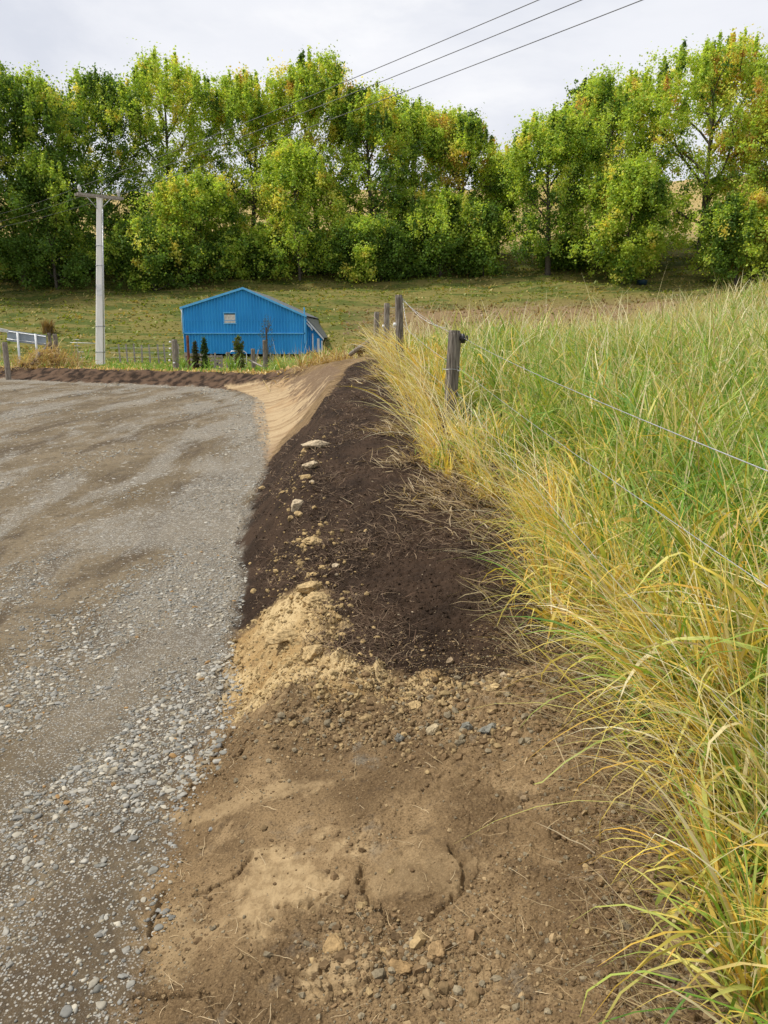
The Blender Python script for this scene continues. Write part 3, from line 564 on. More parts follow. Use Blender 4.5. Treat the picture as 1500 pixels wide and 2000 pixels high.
def paddock():
    for (nm, n, r0, r1, a0, a1, seg, wmin, lo, hi) in (('long_paddock_grass', 44000, 1.0, 5.5, 4, 62, 8, .0074, .20, .80), ('long_paddock_grass', 80000, 5.5, 13, -3, 50, 6, .0088, .26, .70), ('paddock_grass', 90000, 13, 34, -8, 46, 4, .016, .25, .65)):
        x, y = wedge(n, r0, r1, a0, a1, g, 1.2); x, y, ta = tussocks(x, y, g); gi = grass_in(x, y); k = (gi > -.02 + .06 * perlin(x * 5, y * 5, 1)) & (sdist(PAD, x, y) > .5); x, y, gi, ta = x[k], y[k], gi[k], ta[k]; r = np.hypot(x, y); n = len(x)
        L = g.uniform(lo, hi, n) * (.8 + .4 * sst(gi, .0, .6)) * (1 + .75 * perlin(x * 1.3, y * 1.3, 33) + .3 * perlin(x * 4, y * 4, 34)); L *= lerp(1, np.interp(gi, [0, .5, 1.3], [.48, .58, 1]), sst(y, 3.5, 6)); L = np.where(g.uniform(0, 1, n) < .3, L * .5, L)
        fl = 2 * pi * perlin(x * .55, y * .55, 301) * 1.6 + 2.6 + 1.5 * perlin(x * 1.7, y * 1.7, 302); az = np.where(g.uniform(0, 1, n) < .3, ta + g.normal(0, .8, n), fl + g.normal(0, .75, n))
        out = gi < .35; az = np.where(out & (g.uniform(0, 1, n) < .5), pi + g.normal(0, 1.0, n) - .3, az); az = np.where(g.uniform(0, 1, n) < .25, g.uniform(0, 6.28, n), az)
        L *= 1 - .55 * np.exp(-(((x - .70) / .35) ** 2 + ((y - 8.0) / .75) ** 2))
        c = mixcols(x, y, gi, g, r); z = base_h(x, y) - .01
        lean = np.abs(g.normal(.30, .28, n)); curl = g.gamma(3.0, .62, n) * (1 + .5 * perlin(x * .9, y * .9, 303)); st = g.uniform(0, 1, n) < .05; curl = np.where(st, curl * .35, curl); L = np.where(st, L * 1.35, L)
        wd = np.maximum(g.lognormal(.05, .50, n) * wmin, .0) * np.where(st, .55, 1); c = np.where(st[:, None], pick(S_, n, g), c)
        tip = np.where(g.uniform(0, 1, (n, 1)) < np.where(gi < .7, .4, .16)[:, None], pick(Y_, n, g), c)
        ribbons(nm, np.c_[x, y, z], az, L, wd, lean, curl, c, seg, M_blade, g, tipcol=tip, kink=.22)
    # short dead thatch between the tussocks and combed out over the soil edge
    x, y = wedge(46000, 1.1, 24, -8, 46, g, .6); gi = grass_in(x, y); k = (gi > -.22 - .12 * perlin(x * 2, y * 2, 2)) & (gi < 1.6) & (sdist(PAD, x, y) > .5) & (g.uniform(0, 1, len(x)) < np.where(gi < 0, .5 + 1.1 * perlin(x * 2.2, y * 2.2, 44), .8)); x, y, gi = x[k], y[k], gi[k]; n = len(x); r = np.hypot(x, y)
    c = pick(np.array([(.40, .31, .17), (.46, .38, .22), (.25, .18, .10), (.17, .11, .07)]), n, g); az = np.where(gi < .3, pi + g.normal(-.3, .7, n), g.uniform(0, 6.28, n))
    ribbons('dead_grass_thatch', np.c_[x, y, base_h(x, y)], az, g.uniform(.10, .34, n), np.maximum(.0022, r * .0011) * g.uniform(.8, 1.5, n), g.uniform(.7, 1.45, n), g.uniform(0, .8, n), c, 4, M_blade, g, wig=.12)
    # long arching seed stalks leaning out of the paddock over the bank
    n = 1500; y = 1.6 + 16 * g.uniform(0, 1, n) ** 1.7 ; x = np.interp(y, EY, EX) + g.uniform(.0, .5, n); r = np.hypot(x, y); az = pi + g.normal(-.2, .75, n)
    ribbons('leaning_grass_stalks', np.c_[x, y, base_h(x, y)], az, g.uniform(.5, 1.05, n), np.maximum(.0030, r * .0009), g.uniform(.25, .8, n), g.uniform(.4, 1.5, n), np.where(g.uniform(0, 1, (n, 1)) < .6, pick(S_, n, g), pick(Y_, n, g)), 9, M_blade, g)
    n = 3000; x, y = wedge(n, 7, 34, 0, 44, g, 1.4); gi = grass_in(x, y); k = gi > .3; x, y = x[k], y[k]; n = len(x); r = np.hypot(x, y)
    ribbons('seed_stalks', np.c_[x, y, base_h(x, y)], g.uniform(0, 6.28, n), g.uniform(.75, 1.25, n), r * .00075, g.uniform(.05, .35, n), g.uniform(.2, 1.3, n), pick(S_, n, g), 6, M_blade, g)
paddock()
def mats():
    P_, A_ = [], []
    for (u, v), r_, n_ in (((880, 965), .16, 700), ((930, 995), .2, 800), ((775, 845), .10, 260), ((800, 910), .12, 260), ((1000, 1030), .16, 500), ((1180, 1330), .14, 500), ((1330, 1480), .14, 500), ((1420, 1750), .10, 400), ((760, 735), .2, 300)):
        c = hit(u, v); n_ = int(n_ * .5); P_.append(np.c_[c[0] + g.normal(0, r_ * 1.3, n_), c[1] + g.normal(0, r_, n_)])
    P_ = np.vstack(P_); n = len(P_); r = np.hypot(P_[:, 0], P_[:, 1])
    ribbons('matted_dead_grass', np.c_[P_, base_h(P_[:, 0], P_[:, 1]) + g.uniform(0, .05, n)], pi + g.normal(-.2, .9, n), g.uniform(.08, .24, n), r * .0012 * g.uniform(.8, 1.4, n), g.uniform(.9, 1.6, n), g.uniform(-.2, .7, n), pick(np.array([(.44, .33, .19), (.36, .26, .14), (.52, .42, .26), (.22, .15, .085)]), n, g), 5, M_blade, g, wig=.10)
mats()
def roots():
    x, y = wedge(42000, 3.2, 16, -10, 14, g, 0); k = (sdist(DARKP, x, y) < .02) & (g.uniform(0, 1, len(x)) < .35 + 1.2 * perlin(x * 1.5, y * 1.5, 66)); x, y = x[k], y[k]; n = len(x); r = np.hypot(x, y)
    z = surf(x, y)[0]; c = pick(np.array([(.15, .10, .06), (.24, .17, .105), (.10, .065, .04), (.13, .08, .05)]), n, g)
    ribbons('dead_roots', np.c_[x, y, z + .004], g.uniform(0, 6.28, n), g.uniform(.03, .13, n), r * .0009 * g.uniform(.6, 1.2, n), g.uniform(1.2, 1.5, n), g.uniform(-.2, .3, n), c, 5, M_root, g, False, wig=.22)
    x, y = wedge(420, 1.5, 3.5, -22, 26, g, 0); k = (sdist(PAD, x, y) > .03) & (grass_in(x, y) < 0); x, y = x[k], y[k]; n = len(x); z = surf(x, y)[0]
    ribbons('pale_rootlets', np.c_[x, y, z + .003], g.uniform(0, 6.28, n), g.uniform(.02, .11, n), g.uniform(.0012, .0024, n), g.uniform(1.35, 1.55, n), g.uniform(-.1, .1, n), pick(np.array([(.52, .40, .24), (.42, .31, .17)]), n, g), 8, M_root, g, False, wig=.16)
roots()
def far_grass():
    # strip beyond the yard: straw on the lip, green behind
    x = g.uniform(-34, 3, 60000); y = g.uniform(24, 50, 60000); dp = sdist(PAD, x, y); k = (dp > 1.05 + .35 * perlin(x, y, 4)) & (g.uniform(0, 1, len(x)) < 1.2 - (dp / 22)) & ((x < -1.0) | (y > 27)) & ~((y > 40.0) & (y < 43.0) & (x < -19)); x, y, dp = x[k], y[k], dp[k]; n = len(x)
    straw = sst(dp + .6 * perlin(x * .7, y * .7, 6), 2.4, 1.2)
    c = np.where((g.uniform(0, 1, n) < straw * .85 + .12)[:, None], pick(S_ * np.array([1, .82, .6]), n, g), pick(G_, n, g))
    ribbons('verge_grass', np.c_[x, y, base_h(x, y) - .02], g.uniform(0, 6.28, n), g.uniform(.07, .22, n) * np.where(straw > .5, .8, 1), g.uniform(.03, .06, n), g.uniform(0, .5, n), g.uniform(.3, 1.6, n), c, 3, M_blade, g)
    x = g.uniform(-62, 62, 90000); y = g.uniform(49, 83, 90000); k = (np.abs(x) < y * .62) & (g.uniform(0, 1, len(x)) < .55 + .8 * perlin(x * .35, y * .8, 3)); x, y = x[k], y[k]; n = len(x)
    f = 1.5 * fbm(x * .18, y * .45, 4, 77); brown = (y > 54) & (y < 62) & (x > -3)
    u = g.uniform(0, 1, n); HB = 1.3; hc = np.where((u < .27 + f)[:, None], pick(np.array([(.40, .32, .11), (.32, .27, .09), (.46, .37, .14)]), n, g), pick(np.array([(.22, .27, .045), (.27, .29, .055), (.17, .21, .035)]), n, g))
    hc = hc * 1.1; hc = np.where((brown & (g.uniform(0, 1, n) < .92))[:, None], pick(np.array([(.32, .22, .13), (.24, .16, .09), (.38, .29, .17)]), n, g), hc)
    ribbons('hill_pasture', np.c_[x, y, base_h(x, y) - .02], g.uniform(0, 6.28, n), g.uniform(.08, .24, n) * (1 + 1.0 * np.clip(fbm(x * .5, y * .9, 3, 78) * 2, 0, 1)), g.uniform(.10, .24, n), g.uniform(.5, 1.3, n), g.uniform(.2, 1.2, n), hc, 2, M_blade, g, clampz=False)
far_grass()

# ------------------------------------------------------------------ trees
def limb(mb, p, d, L, r0, r1, g, n=5, bend=.12, up=.10, sides=6):
    pts = [np.array(p, float)]; d = np.array(d, float)
    for k in range(n):
        d = d + g.normal(0, bend, 3) + np.array([0, 0, up]); d /= np.linalg.norm(d); pts.append(pts[-1] + d * L / n)
    mb.tube(pts, list(np.linspace(r0, r1, n + 1)), sides, False); return pts, d
def leaves(C, S, per, size, base, g, cvar=.22):
    n = len(C) * per; k = np.repeat(np.arange(len(C)), per); q = g.normal(size=(n, 3)); q /= np.linalg.norm(q, axis=1)[:, None]
    rr = np.abs(g.normal(0, .62, n)) + .1; P = C[k] + q * rr[:, None] * S[k]
    nrm = q * .6 + g.normal(size=(n, 3)) * .7 + np.array([0, 0, .5]); nrm /= np.linalg.norm(nrm, axis=1)[:, None]
    t = np.cross(nrm, g.normal(size=(n, 3))); t /= np.linalg.norm(t, axis=1)[:, None]; b = np.cross(nrm, t); s = (size * g.uniform(.6, 1.25, n))[:, None]
    V = np.stack([P - t * s * .5, P + b * s * .42 - nrm * s * .08, P + t * s * .5, P - b * s * .42 - nrm * s * .08], 1)
    c = base[k] * g.uniform(1 - cvar, 1 + cvar, (n, 1)) * (1 + g.normal(0, .06, (n, 3)))
    return V.reshape(-1, 3), np.arange(n * 4).reshape(-1, 4), np.repeat(np.clip(c, .005, .9), 4, 0)
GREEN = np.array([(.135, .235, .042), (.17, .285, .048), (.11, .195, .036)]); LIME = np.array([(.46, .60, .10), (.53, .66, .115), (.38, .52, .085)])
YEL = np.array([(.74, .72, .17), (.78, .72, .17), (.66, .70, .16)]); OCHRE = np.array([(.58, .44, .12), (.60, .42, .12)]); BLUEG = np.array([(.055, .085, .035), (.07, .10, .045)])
def tree(u, vb, vt, hw, Y, label, mixw, seed, name='deciduous_tree', skirt=.12, open_=.0, spire=1., dens=1., leafsz=.195, trunkr=.28, per=88, ncl=None, group='tall leafy trees along the foot of the hill', bushy=False, rag=.75):
    g = np.random.default_rng(seed + 500); top = at(u, vt, Y); bx = at(u, vb, Y)[0]; gz = float(base_h(np.array([bx]), np.array([Y]))[0]); H = top[2] - gz; Rr = hw / 1500 * Y * CP * 1.34
    e = empty(name, (bx, Y, gz), label, 'tree' if not bushy else 'bush', group); mb = MB(); ends = []
    tp, td = limb(mb, (0, 0, -.3), (0, 0, 1), H * .86, trunkr, .04, g, 9, .035, .04, 8)
    tp = np.array(tp); nl = 15
    for k in range(nl):
        f = skirt + (.80 - skirt) * (k + g.uniform(0, .8)) / nl; q = f / .86 * 9; i = int(min(q, 8)); p = lerp(tp[i], tp[i + 1], q - i)
        a = k * 2.4 + g.uniform(-.4, .4); el = lerp(.35, 1.15, f); L = Rr * lerp(1.05, .55, f) / max(cos(el), .5) * g.uniform(.8, 1.1); L = min(L, (H * .90 - p[2]) / max(sin(el) + .25, .3)); L = max(L, .4)
        pts, d = limb(mb, p, (cos(a) * cos(el), sin(a) * cos(el), sin(el)), L, trunkr * .42 * (1 - f * .6), .025, g, 5, .10, .09)
        ends.append(pts[-1])
        for j in (2, 3, 4):
            dd = (pts[j] - pts[j - 1]); dd /= np.linalg.norm(dd); dd = dd + g.normal(0, .55, 3); dd /= np.linalg.norm(dd)
            sp, _ = limb(mb, pts[j], dd, L * g.uniform(.3, .5), trunkr * .14, .015, g, 3, .15, .06, 5); ends += [sp[-1], sp[-2], pts[j]]
    ends.append(tp[-1]); ends.append(tp[-2]); mb.build('trunk', M_bark, e)
    # clump centres: branch ends plus points spread through the crown envelope
    N = ncl or int(430 * dens); E = np.array(ends); fz = g.uniform(skirt * .5, 1, N) ** .92; prof = np.interp(fz, [0, .08, .25, .5, .75, .9, 1], [.55, .82, 1, 1, .92, .74, .42])
    a = g.uniform(0, 2 * pi, N); rr = np.sqrt(g.uniform(.12, 1, N)) * prof * Rr
    lobes = 1 + .12 * np.sin(a * 3 + seed) + .12 * np.sin(a * 5 + fz * 9 + seed); lobes = lobes * (1 + rag * fbm(np.cos(a) * 1.1 + seed, fz * 3.4 + np.sin(a) * 1.1, 3, seed)); C = np.c_[np.cos(a) * rr * lobes, np.sin(a) * rr * .8 * lobes, fz * H * .955]; C = C[fbm(C[:, 0] * .28 + seed * 3, C[:, 2] * .28 + C[:, 1] * .2, 2, seed + 5) > -.20]; N = len(C); fz = C[:, 2] / H
    if open_ > 0: keep = g.uniform(0, 1, N) > open_ * sst(np.abs(fz - (.40 + .25 * ((seed * .37) % 1))), .22, .06); C = C[keep | (g.uniform(0, 1, N) < .25)]
    nt = int(46 * spire); ta = g.uniform(0, 2 * pi, nt); tr = np.sqrt(g.uniform(0, 1, nt)) * Rr * .88      # upright leaders
    hz = H * (1.0 - .20 * (tr / (Rr * .88)) ** 2.0) - g.uniform(0, .07, nt) * H
    T = np.concatenate([np.c_[np.cos(ta) * tr, np.sin(ta) * tr, hz - k * .55] for k in range(4)])
    C = np.concatenate([E[E[:, 2] < H], C, T]); isT = np.r_[np.zeros(len(C) - len(T)), np.ones(len(T))]
    tk = np.r_[np.zeros(len(C) - len(T)), np.repeat(np.arange(4), nt)]
    S = np.c_[np.full(len(C), 1.), np.full(len(C), 1.), np.full(len(C), 1.)] * g.uniform(.5, 1.15, len(C))[:, None] * min(1., .55 + Rr / 12)
    S[isT > 0] = np.c_[(.16 + .13 * tk[isT > 0]), (.16 + .13 * tk[isT > 0]), np.full(len(T), .5)]
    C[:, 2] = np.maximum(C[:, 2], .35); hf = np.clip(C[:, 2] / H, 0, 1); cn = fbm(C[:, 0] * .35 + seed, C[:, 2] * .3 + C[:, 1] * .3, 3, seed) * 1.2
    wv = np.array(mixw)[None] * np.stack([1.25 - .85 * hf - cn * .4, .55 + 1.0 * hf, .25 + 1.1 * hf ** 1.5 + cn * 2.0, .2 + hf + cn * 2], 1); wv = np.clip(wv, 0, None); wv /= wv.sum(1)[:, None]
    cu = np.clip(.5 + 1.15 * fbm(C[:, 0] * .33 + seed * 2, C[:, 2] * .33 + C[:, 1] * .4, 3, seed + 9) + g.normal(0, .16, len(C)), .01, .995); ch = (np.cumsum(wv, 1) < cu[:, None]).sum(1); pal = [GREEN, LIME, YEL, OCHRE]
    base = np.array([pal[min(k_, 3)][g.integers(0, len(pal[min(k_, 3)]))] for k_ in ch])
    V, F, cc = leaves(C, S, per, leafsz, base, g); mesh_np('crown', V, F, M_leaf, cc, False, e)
    return e
TR = [ # u, v base, v top, half width, distance, label, colour weights (green, lime, yellow, ochre), extras
    (-75, 560, 150, 120, 66, 'darkest green tree, cut off by the left edge of the photo', (1, .15, 0, 0), dict(dens=1.1)),
    (48, 548, 122, 92, 68, 'dense dark green tree with a rounded top, left of the power pole', (1, .30, .02, 0), dict(dens=1.15, spire=.8)),
    (205, 545, 135, 82, 72, 'dark green tree with a domed top right behind the power pole', (1, .35, .05, 0), dict(dens=1.1, open_=.35, spire=.7)),
    (345, 535, 98, 84, 74, 'tall lime green tree with a broad ragged top left of the shed roof', (.35, 1, .28, 0), dict(open_=.55, dens=1.05)),
    (492, 530, 130, 62, 75, 'yellow green tree above the shed with a flat ragged top', (.3, .9, .60, .08), dict(open_=.35, dens=.9)),
    (622, 528, 102, 70, 74, 'tall pointed yellow green tree, highest of those above the shed', (.45, .9, .5, .05), dict(open_=.4)),
    (728, 528, 160, 72, 73, 'green tree with a yellow tinged top and dark trunks, crossed by the power lines', (.8, .7, .25, 0), dict(open_=.5)),
    (812, 520, 192, 48, 76, 'slim airy green tree in the dip of the tree line', (.6, .9, .2, 0), dict(open_=.75, dens=.62)),
    (892, 515, 212, 56, 76, 'thin leafed tree with sky showing through its branches', (.55, .9, .3, .05), dict(open_=.8, dens=.66)),
    (970, 512, 300, 42, 78, 'small low tree at the lowest point of the tree line', (.7, .8, .15, 0), dict(open_=.3, dens=.5, spire=.5)),
    (1070, 535, 205, 74, 70, 'spreading mid green tree with its dark foot on the slope', (.7, .9, .25, 0), dict(open_=.45, skirt=.17)),
    (1188, 520, 138, 82, 74, 'yellow tinged tree with a ragged ochre top', (.25, .85, .65, .30), dict(dens=1.0, skirt=.17)),
    (1365, 520, 72, 132, 70, 'broad tallest tree of the row, pale green at the top right', (.35, 1, .30, .03), dict(dens=1.5, spire=1.6, trunkr=.4, skirt=.17)),
    (1512, 520, 165, 95, 66, 'olive and ochre tree cut off by the right edge', (.3, .55, .45, .5), dict(dens=1.1))]
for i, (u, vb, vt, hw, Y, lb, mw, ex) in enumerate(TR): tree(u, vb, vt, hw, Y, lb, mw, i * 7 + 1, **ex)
FT = [(1218, 520, 308, 58, 66, 'rounded yellow green smaller tree in front of the big right tree', (.35, 1, .35, 0), dict(dens=.75)),
      (700, 515, 425, 42, 69, 'low yellow green tree below the pale gap in the row', (.5, 1, .4, 0), dict(dens=.45)),
      (585, 505, 270, 58, 70, 'bright yellow green lower tree over the right half of the shed', (.4, 1, .35, 0), dict(dens=.6)),
      (385, 520, 330, 62, 69, 'bushy bright green lower tree over the left end of the shed', (.6, 1, .15, 0), dict(dens=.7)),
      (1440, 515, 380, 60, 64, 'loose green branches of a lower tree at the right', (.5, 1, .25, .05), dict(dens=.6)),
      (860, 505, 372, 62, 71, 'dense low green tree left of the dip in the tree line', (.9, .7, .12, 0), dict(dens=.55)),
      (300, 545, 425, 60, 67, 'dark leafy low tree hanging over the slope right of the pole', (1, .35, .05, 0), dict(dens=.6)),
      (110, 548, 290, 58, 66, 'dark low tree filling the foot of the row left of the pole', (1, .2, 0, 0), dict(dens=.6))]
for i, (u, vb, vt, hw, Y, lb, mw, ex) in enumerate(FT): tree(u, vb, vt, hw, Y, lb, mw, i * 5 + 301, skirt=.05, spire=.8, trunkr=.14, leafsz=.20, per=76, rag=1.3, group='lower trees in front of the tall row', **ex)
tree(1150, 330, 150, 46, 112, 'dark grey green tree rising behind the yellow tinged one', (1, 0, 0, 0), 900, dens=.5, leafsz=.42, per=50, group='far trees beyond the row', spire=.3)
# understorey bushes at the foot of the row
BS = [(60, 556, 470, 60), (160, 545, 470, 45), (255, 540, 468, 45), (440, 530, 455, 45), (520, 528, 450, 40), (640, 525, 460, 48), (745, 520, 430, 45), (815, 515, 420, 40), (905, 515, 400, 42), (945, 508, 395, 32), (1100, 530, 470, 40), (1215, 530, 470, 40), (1470, 512, 400, 40), (340, 540, 450, 45)]
WH = ['left of the pale pole', 'just left of the power pole', 'just right of the power pole', 'above the shed window', 'above the shed ridge right side', 'above the right eave of the shed', 'behind the fence posts on the bank', 'right of the fence posts',
      'under the thin leafed tree', 'below the dip in the tree line', 'at the foot of the spreading mid green tree', 'under the rounded yellow green tree', 'near the right edge', 'above the left eave of the shed']
for i, ((u, vb, vt, hw), wh) in enumerate(zip(BS, WH)):
    tree(u, vb, vt, hw, 70 + (i % 3) * 1.5, 'dark shaded bush ' + wh, (1, .25, 0, 0), 700 + i, 'leafy_bush', skirt=.02, spire=.2, trunkr=.06, leafsz=.22, per=50, rag=1.2, dens=.30, group='bushes under the tree row', bushy=True)

# ------------------------------------------------------------------ power pole and lines
def pole():
    Y = 40.; b = at(195, 700, Y); tp = at(194.5, 384, Y); gz = float(base_h([b[0]], [Y])[0]); e = empty('power_pole', (b[0], Y, gz), 'tall pale square concrete power pole with a timber crossarm, beside the verge', 'power pole'); B = np.array([b[0], Y, gz])
    T = tp - B; h = T[2]; m = MB()
    def ring(z, wv): c = np.array([T[0] * z / h, 0, z]); return [tuple(c + np.array([sx_ * wv, sy * wv, 0])) for sx_, sy in ((-1, -.8), (-.8, -1), (.8, -1), (1, -.8), (1, .8), (.8, 1), (-.8, 1), (-1, .8))]
    zs = [-.4, 1.2, h * .5, h]; ws = [.195, .185, .155, .115]; vs = sum([ring(z, q) for z, q in zip(zs, ws)], [])
    m.add(vs, [(i * 8 + k, i * 8 + (k + 1) % 8, i * 8 + 8 + (k + 1) % 8, i * 8 + 8 + k) for i in range(3) for k in range(8)] + [tuple(24 + k for k in range(8))]); m.build('shaft', M_conc, e)
    for f in (.088, .245, .605, .72, .37):                      # steel bands
        if f == .37: continue
        z = f * h; q = np.interp(z, zs, ws) + .012; m = MB(); m.box((T[0] * f, 0, z), (q * 2, q * 2, .05)); m.box((T[0] * f + q, -.02, z), (.07, .07, .07)); m.build('steel_band', M_galv, e)
    q = np.interp(h * .47, zs, ws); m = MB(); m.box((T[0] * .47, -q - .006, h * .46), (q * 1.7, .008, .55)); m.build('number_plate', M_white, e)
    m = MB(); m.tube([(T[0] * .02 + .19, -.10, .1), (T[0] * .95 + .16, -.08, h * .93)], .028, 6); m.build('conduit', M_galv, e)
    ax = np.array([.777, .63, 0]); rz = math.atan2(ax[1], ax[0]); top = T + np.array([0, 0, .02])
    for k in (-1, 1):                                            # twin timbers of the crossarm
        off = np.array([-.63, .777, 0]) * .17 * k; c = top + off + np.array([0, 0, -.02]); m = MB(); m.box(tuple(c), (2.25, .09, .115), rz); m.build('crossarm', M_wood_g, e)
    for k in (-1, 1):
        m = MB(); m.tube([tuple(top + ax * .62 * k + np.array([0, -.12, -.05])), tuple(T * .93 + ax * .09 * k + np.array([0, -.1, 0]))], .022, 6); m.build('brace', M_galv, e)
    pins = []
    for k, o_ in ((-1.02, -.16), (-.86, .16), (0.05, -.16), (.86, -.16), (1.02, .16)):
        p = top + ax * k + np.array([-.63, .777, 0]) * o_; m = MB(); m.tube([tuple(p + np.array([0, 0, .05])), tuple(p + np.array([0, 0, .20]))], .016, 6)
        m.tube([tuple(p + np.array([0, 0, z])) for z in (.18, .21, .24, .27, .30, .33, .36)], [.05, .085, .055, .08, .05, .06, .03], 10); m.build('insulator', M_porc, e)
    for q_ in (top + ax * .98 + np.array([0, 0, .25]), top - ax * .95 + np.array([0, 0, .28])): m = MB(); m.box(tuple(q_), (.08, .08, .32)); m.build('fuse_carrier', M_galv, e)
    # conductors : three spans, each a thing of its own
    D = np.array([.63, -.777, 0]); lab = ['highest', 'middle', 'lowest']
    def cab(name, a, c, sag, label, r=.0095):
        m = MB(); pts = []
        for k in range(33):
            t = k / 32; p = lerp(a, c, t); p = p + np.array([0, 0, -sag * 4 * t * (1 - t)]); pts.append(tuple(p))
        m.tube(pts, r, 5, False); tag(m.build(name, M_cable, None, pts[0]), label, 'power line', 'power lines meeting at the pole')
    for k, (px_, lb) in enumerate(((1053, 'leftmost'), (1137, 'middle'), (1256, 'rightmost'))):
        a = B + top + ax * (-1.0 + k) + np.array([0, 0, .30 - .12 * (k == 2)]); t_ = {0: 29.2, 1: 29.8, 2: 30.2}[k]; f = at(px_, 0, [17.9, 17.2, 15.9][k])      # where the span passes overhead
        f[2] += .5; d = f - a; end = a + d * 2.2; cab('power_line', a, end, .5, 'bare power line crossing the open sky, %s of three at the top' % lb)
        y_ = (410, 425, 436)[k]; f2 = at(0, y_, 56 - k * 1.0); d = f2 - a; end = a + d * 1.7; cab('power_line', a, end, .25, 'power line running left from the pole in front of dark trees, %s of three' % lab[k], .008)
pole()

# ------------------------------------------------------------------ blue shed
def corr(mb, x0, x1, zb, zt, y, pitch=.19, amp=.034, vec=(1, 0)):      # ribbed sheet from zb(x) to zt(x)
    n = int(abs(x1 - x0) / pitch * 6) + 1; xs = np.linspace(x0, x1, n); vs = []
    for x in xs:
        o = amp * sin(2 * pi * x / pitch); o = amp * max(-.6, min(.6, o / amp)) / .6
        vs.append((x, y + o, zb(x)) if vec == (1, 0) else (y - o, x, zb(x))); vs.append((x, y + o, zt(x)) if vec == (1, 0) else (y - o, x, zt(x)))
    mb.add(vs, [(2 * i, 2 * i + 2, 2 * i + 3, 2 * i + 1) for i in range(n - 1)])
def shed():
    Y = 50.; L = at(361, 690, Y); Rr_ = at(597, 697, Y); pk = at(475, 562, Y); el = at(352, 601, Y); er = at(599, 617, Y); z0 = L[2]
    O = np.array([L[0], Y, z0]); e = empty('blue_shed', O, 'blue corrugated iron shed with low gable, one small window and right lean-to', 'shed'); W_ = Rr_[0] - L[0]; px_, pz = pk[0] - L[0], pk[2] - z0; zl, zr = el[2] - z0, er[2] - z0 ; D = 11.
    xl, xr = el[0] - L[0], er[0] - L[0]
    rf = lambda x: (zl + (pz - zl) * (x - xl) / (px_ - xl)) if x < px_ else (pz + (zr - pz) * (x - px_) / (xr - px_)); fl = at(450, 651, Y)[2] - z0
    m = MB(); corr(m, 0, W_, lambda x: fl, lambda x: rf(x) - .05, 0); up = m.build('gable_wall', M_blue, e)
    m = MB(); corr(m, .02, W_ - .02, lambda x: -.02 - .03 * x / W_, lambda x: fl - .03, .06); m.build('lower_wall', M_blue, e)
    m = MB(); m.box((W_ / 2, -.02, fl), (W_ + .1, .10, .07)); m.build('flashing', M_blue_l, e)
    m = MB(); corr(m, 0, D, lambda x: 0, lambda x: zl - .1, .01, vec=(0, 1)); m.build('side_wall', M_blue, e)
    m = MB(); corr(m, 0, D, lambda x: 0, lambda x: zr - .1, W_, vec=(0, 1)); m.build('side_wall', M_blue, e)
    m = MB(); m.box((.02, -.045, (fl + zl) / 2), (.09, .05, zl - fl)); m.build('corner_trim', M_blue_l, e); m = MB(); m.box((W_ - .02, -.045, fl / 2 + zr / 2 - .05), (.09, .05, zr - .1)); m.build('corner_trim', M_blue_l, e)
    th = .05
    for (xa, za, xb, zb, nm) in ((xl, zl, px_, pz, 'roof'), (px_, pz, xr, zr, 'roof')):
        m = MB(); n = int(D / .2); vs = []
        for i in range(n * 2 + 1):
            yy = -.14 + (D + .3) * i / (n * 2); o = .02 * (i % 2); vs += [(xa, yy, za + o), (xb, yy, zb + o), (xa, yy, za + o - .03), (xb, yy, zb + o - .03)]
        m.add(vs, [(4 * i, 4 * i + 1, 4 * i + 5, 4 * i + 4) for i in range(n * 2)] + [(4 * i + 2, 4 * i + 6, 4 * i + 7, 4 * i + 3) for i in range(n * 2)] + [(0, 2, 3, 1)]); m.build(nm, M_roof, e)
        m = MB(); m.prism([(xa, za - .10), (xb, zb - .10), (xb, zb + .035), (xa, za + .035)], -.18, -.145); m.build('barge_flashing', M_blue_l, e)
    wl, wt = at(437, 611, Y), at(461, 632, Y); wx, wz, ww, wh = (wl[0] + wt[0]) / 2 - L[0], (wl[2] + wt[2]) / 2 - z0, wt[0] - wl[0], wl[2] - wt[2]
    m = MB(); [m.box(c, s_) for c, s_ in (((wx, -.045, wz + wh / 2), (ww + .1, .05, .07)), ((wx, -.045, wz - wh / 2), (ww + .1, .05, .05)), ((wx - ww / 2, -.044, wz), (.05, .048, wh - .06)), ((wx + ww / 2, -.044, wz), (.05, .048, wh - .06)))]; f = m.build('window', M_blue_l, e); ml = MB(); ml.box((W_ / 2, -.036, zr - .28), (W_ - .1, .012, .03)); ml.build('lap_joint', M_blue, e)
    m = MB(); m.box((wx, -.035, wz - .04), (ww - .05, .012, wh - .14)); m.build('pane', M_glassw, f); m = MB(); m.box((wx, -.034, wz + wh / 2 - .07), (ww - .05, .012, .07)); m.build('dark_strip', M_dark, f)  # dusty pane with a dark strip across its top
    m = MB(); m.tube([(xl + .07, -.1, zl - .10), (xl + .07, D, zl - .10)], .07, 8); m.build('gutter', M_white, e)
    m = MB(); m.tube([(xl + .08, -.09, zl - .16), (xl + .10, -.09, zl - .30), (-.06, -.06, zl - .55), (-.06, -.06, fl + .05)], .032, 6); m.build('downpipe', M_white, e)
    # low piles; a near-black block paints the shade in the gap
    m = MB(); m.box((W_ / 2, D / 2 + .2, -.36), (W_ - .3, D - .2, .56)); m.build('underfloor_shade', M_dark, e)
    for k in range(6): m = MB(); m.box((.2 + k * (W_ - .4) / 5, .15, -.35), (.16, .16, .66)); m.build('pile', M_wood, e)
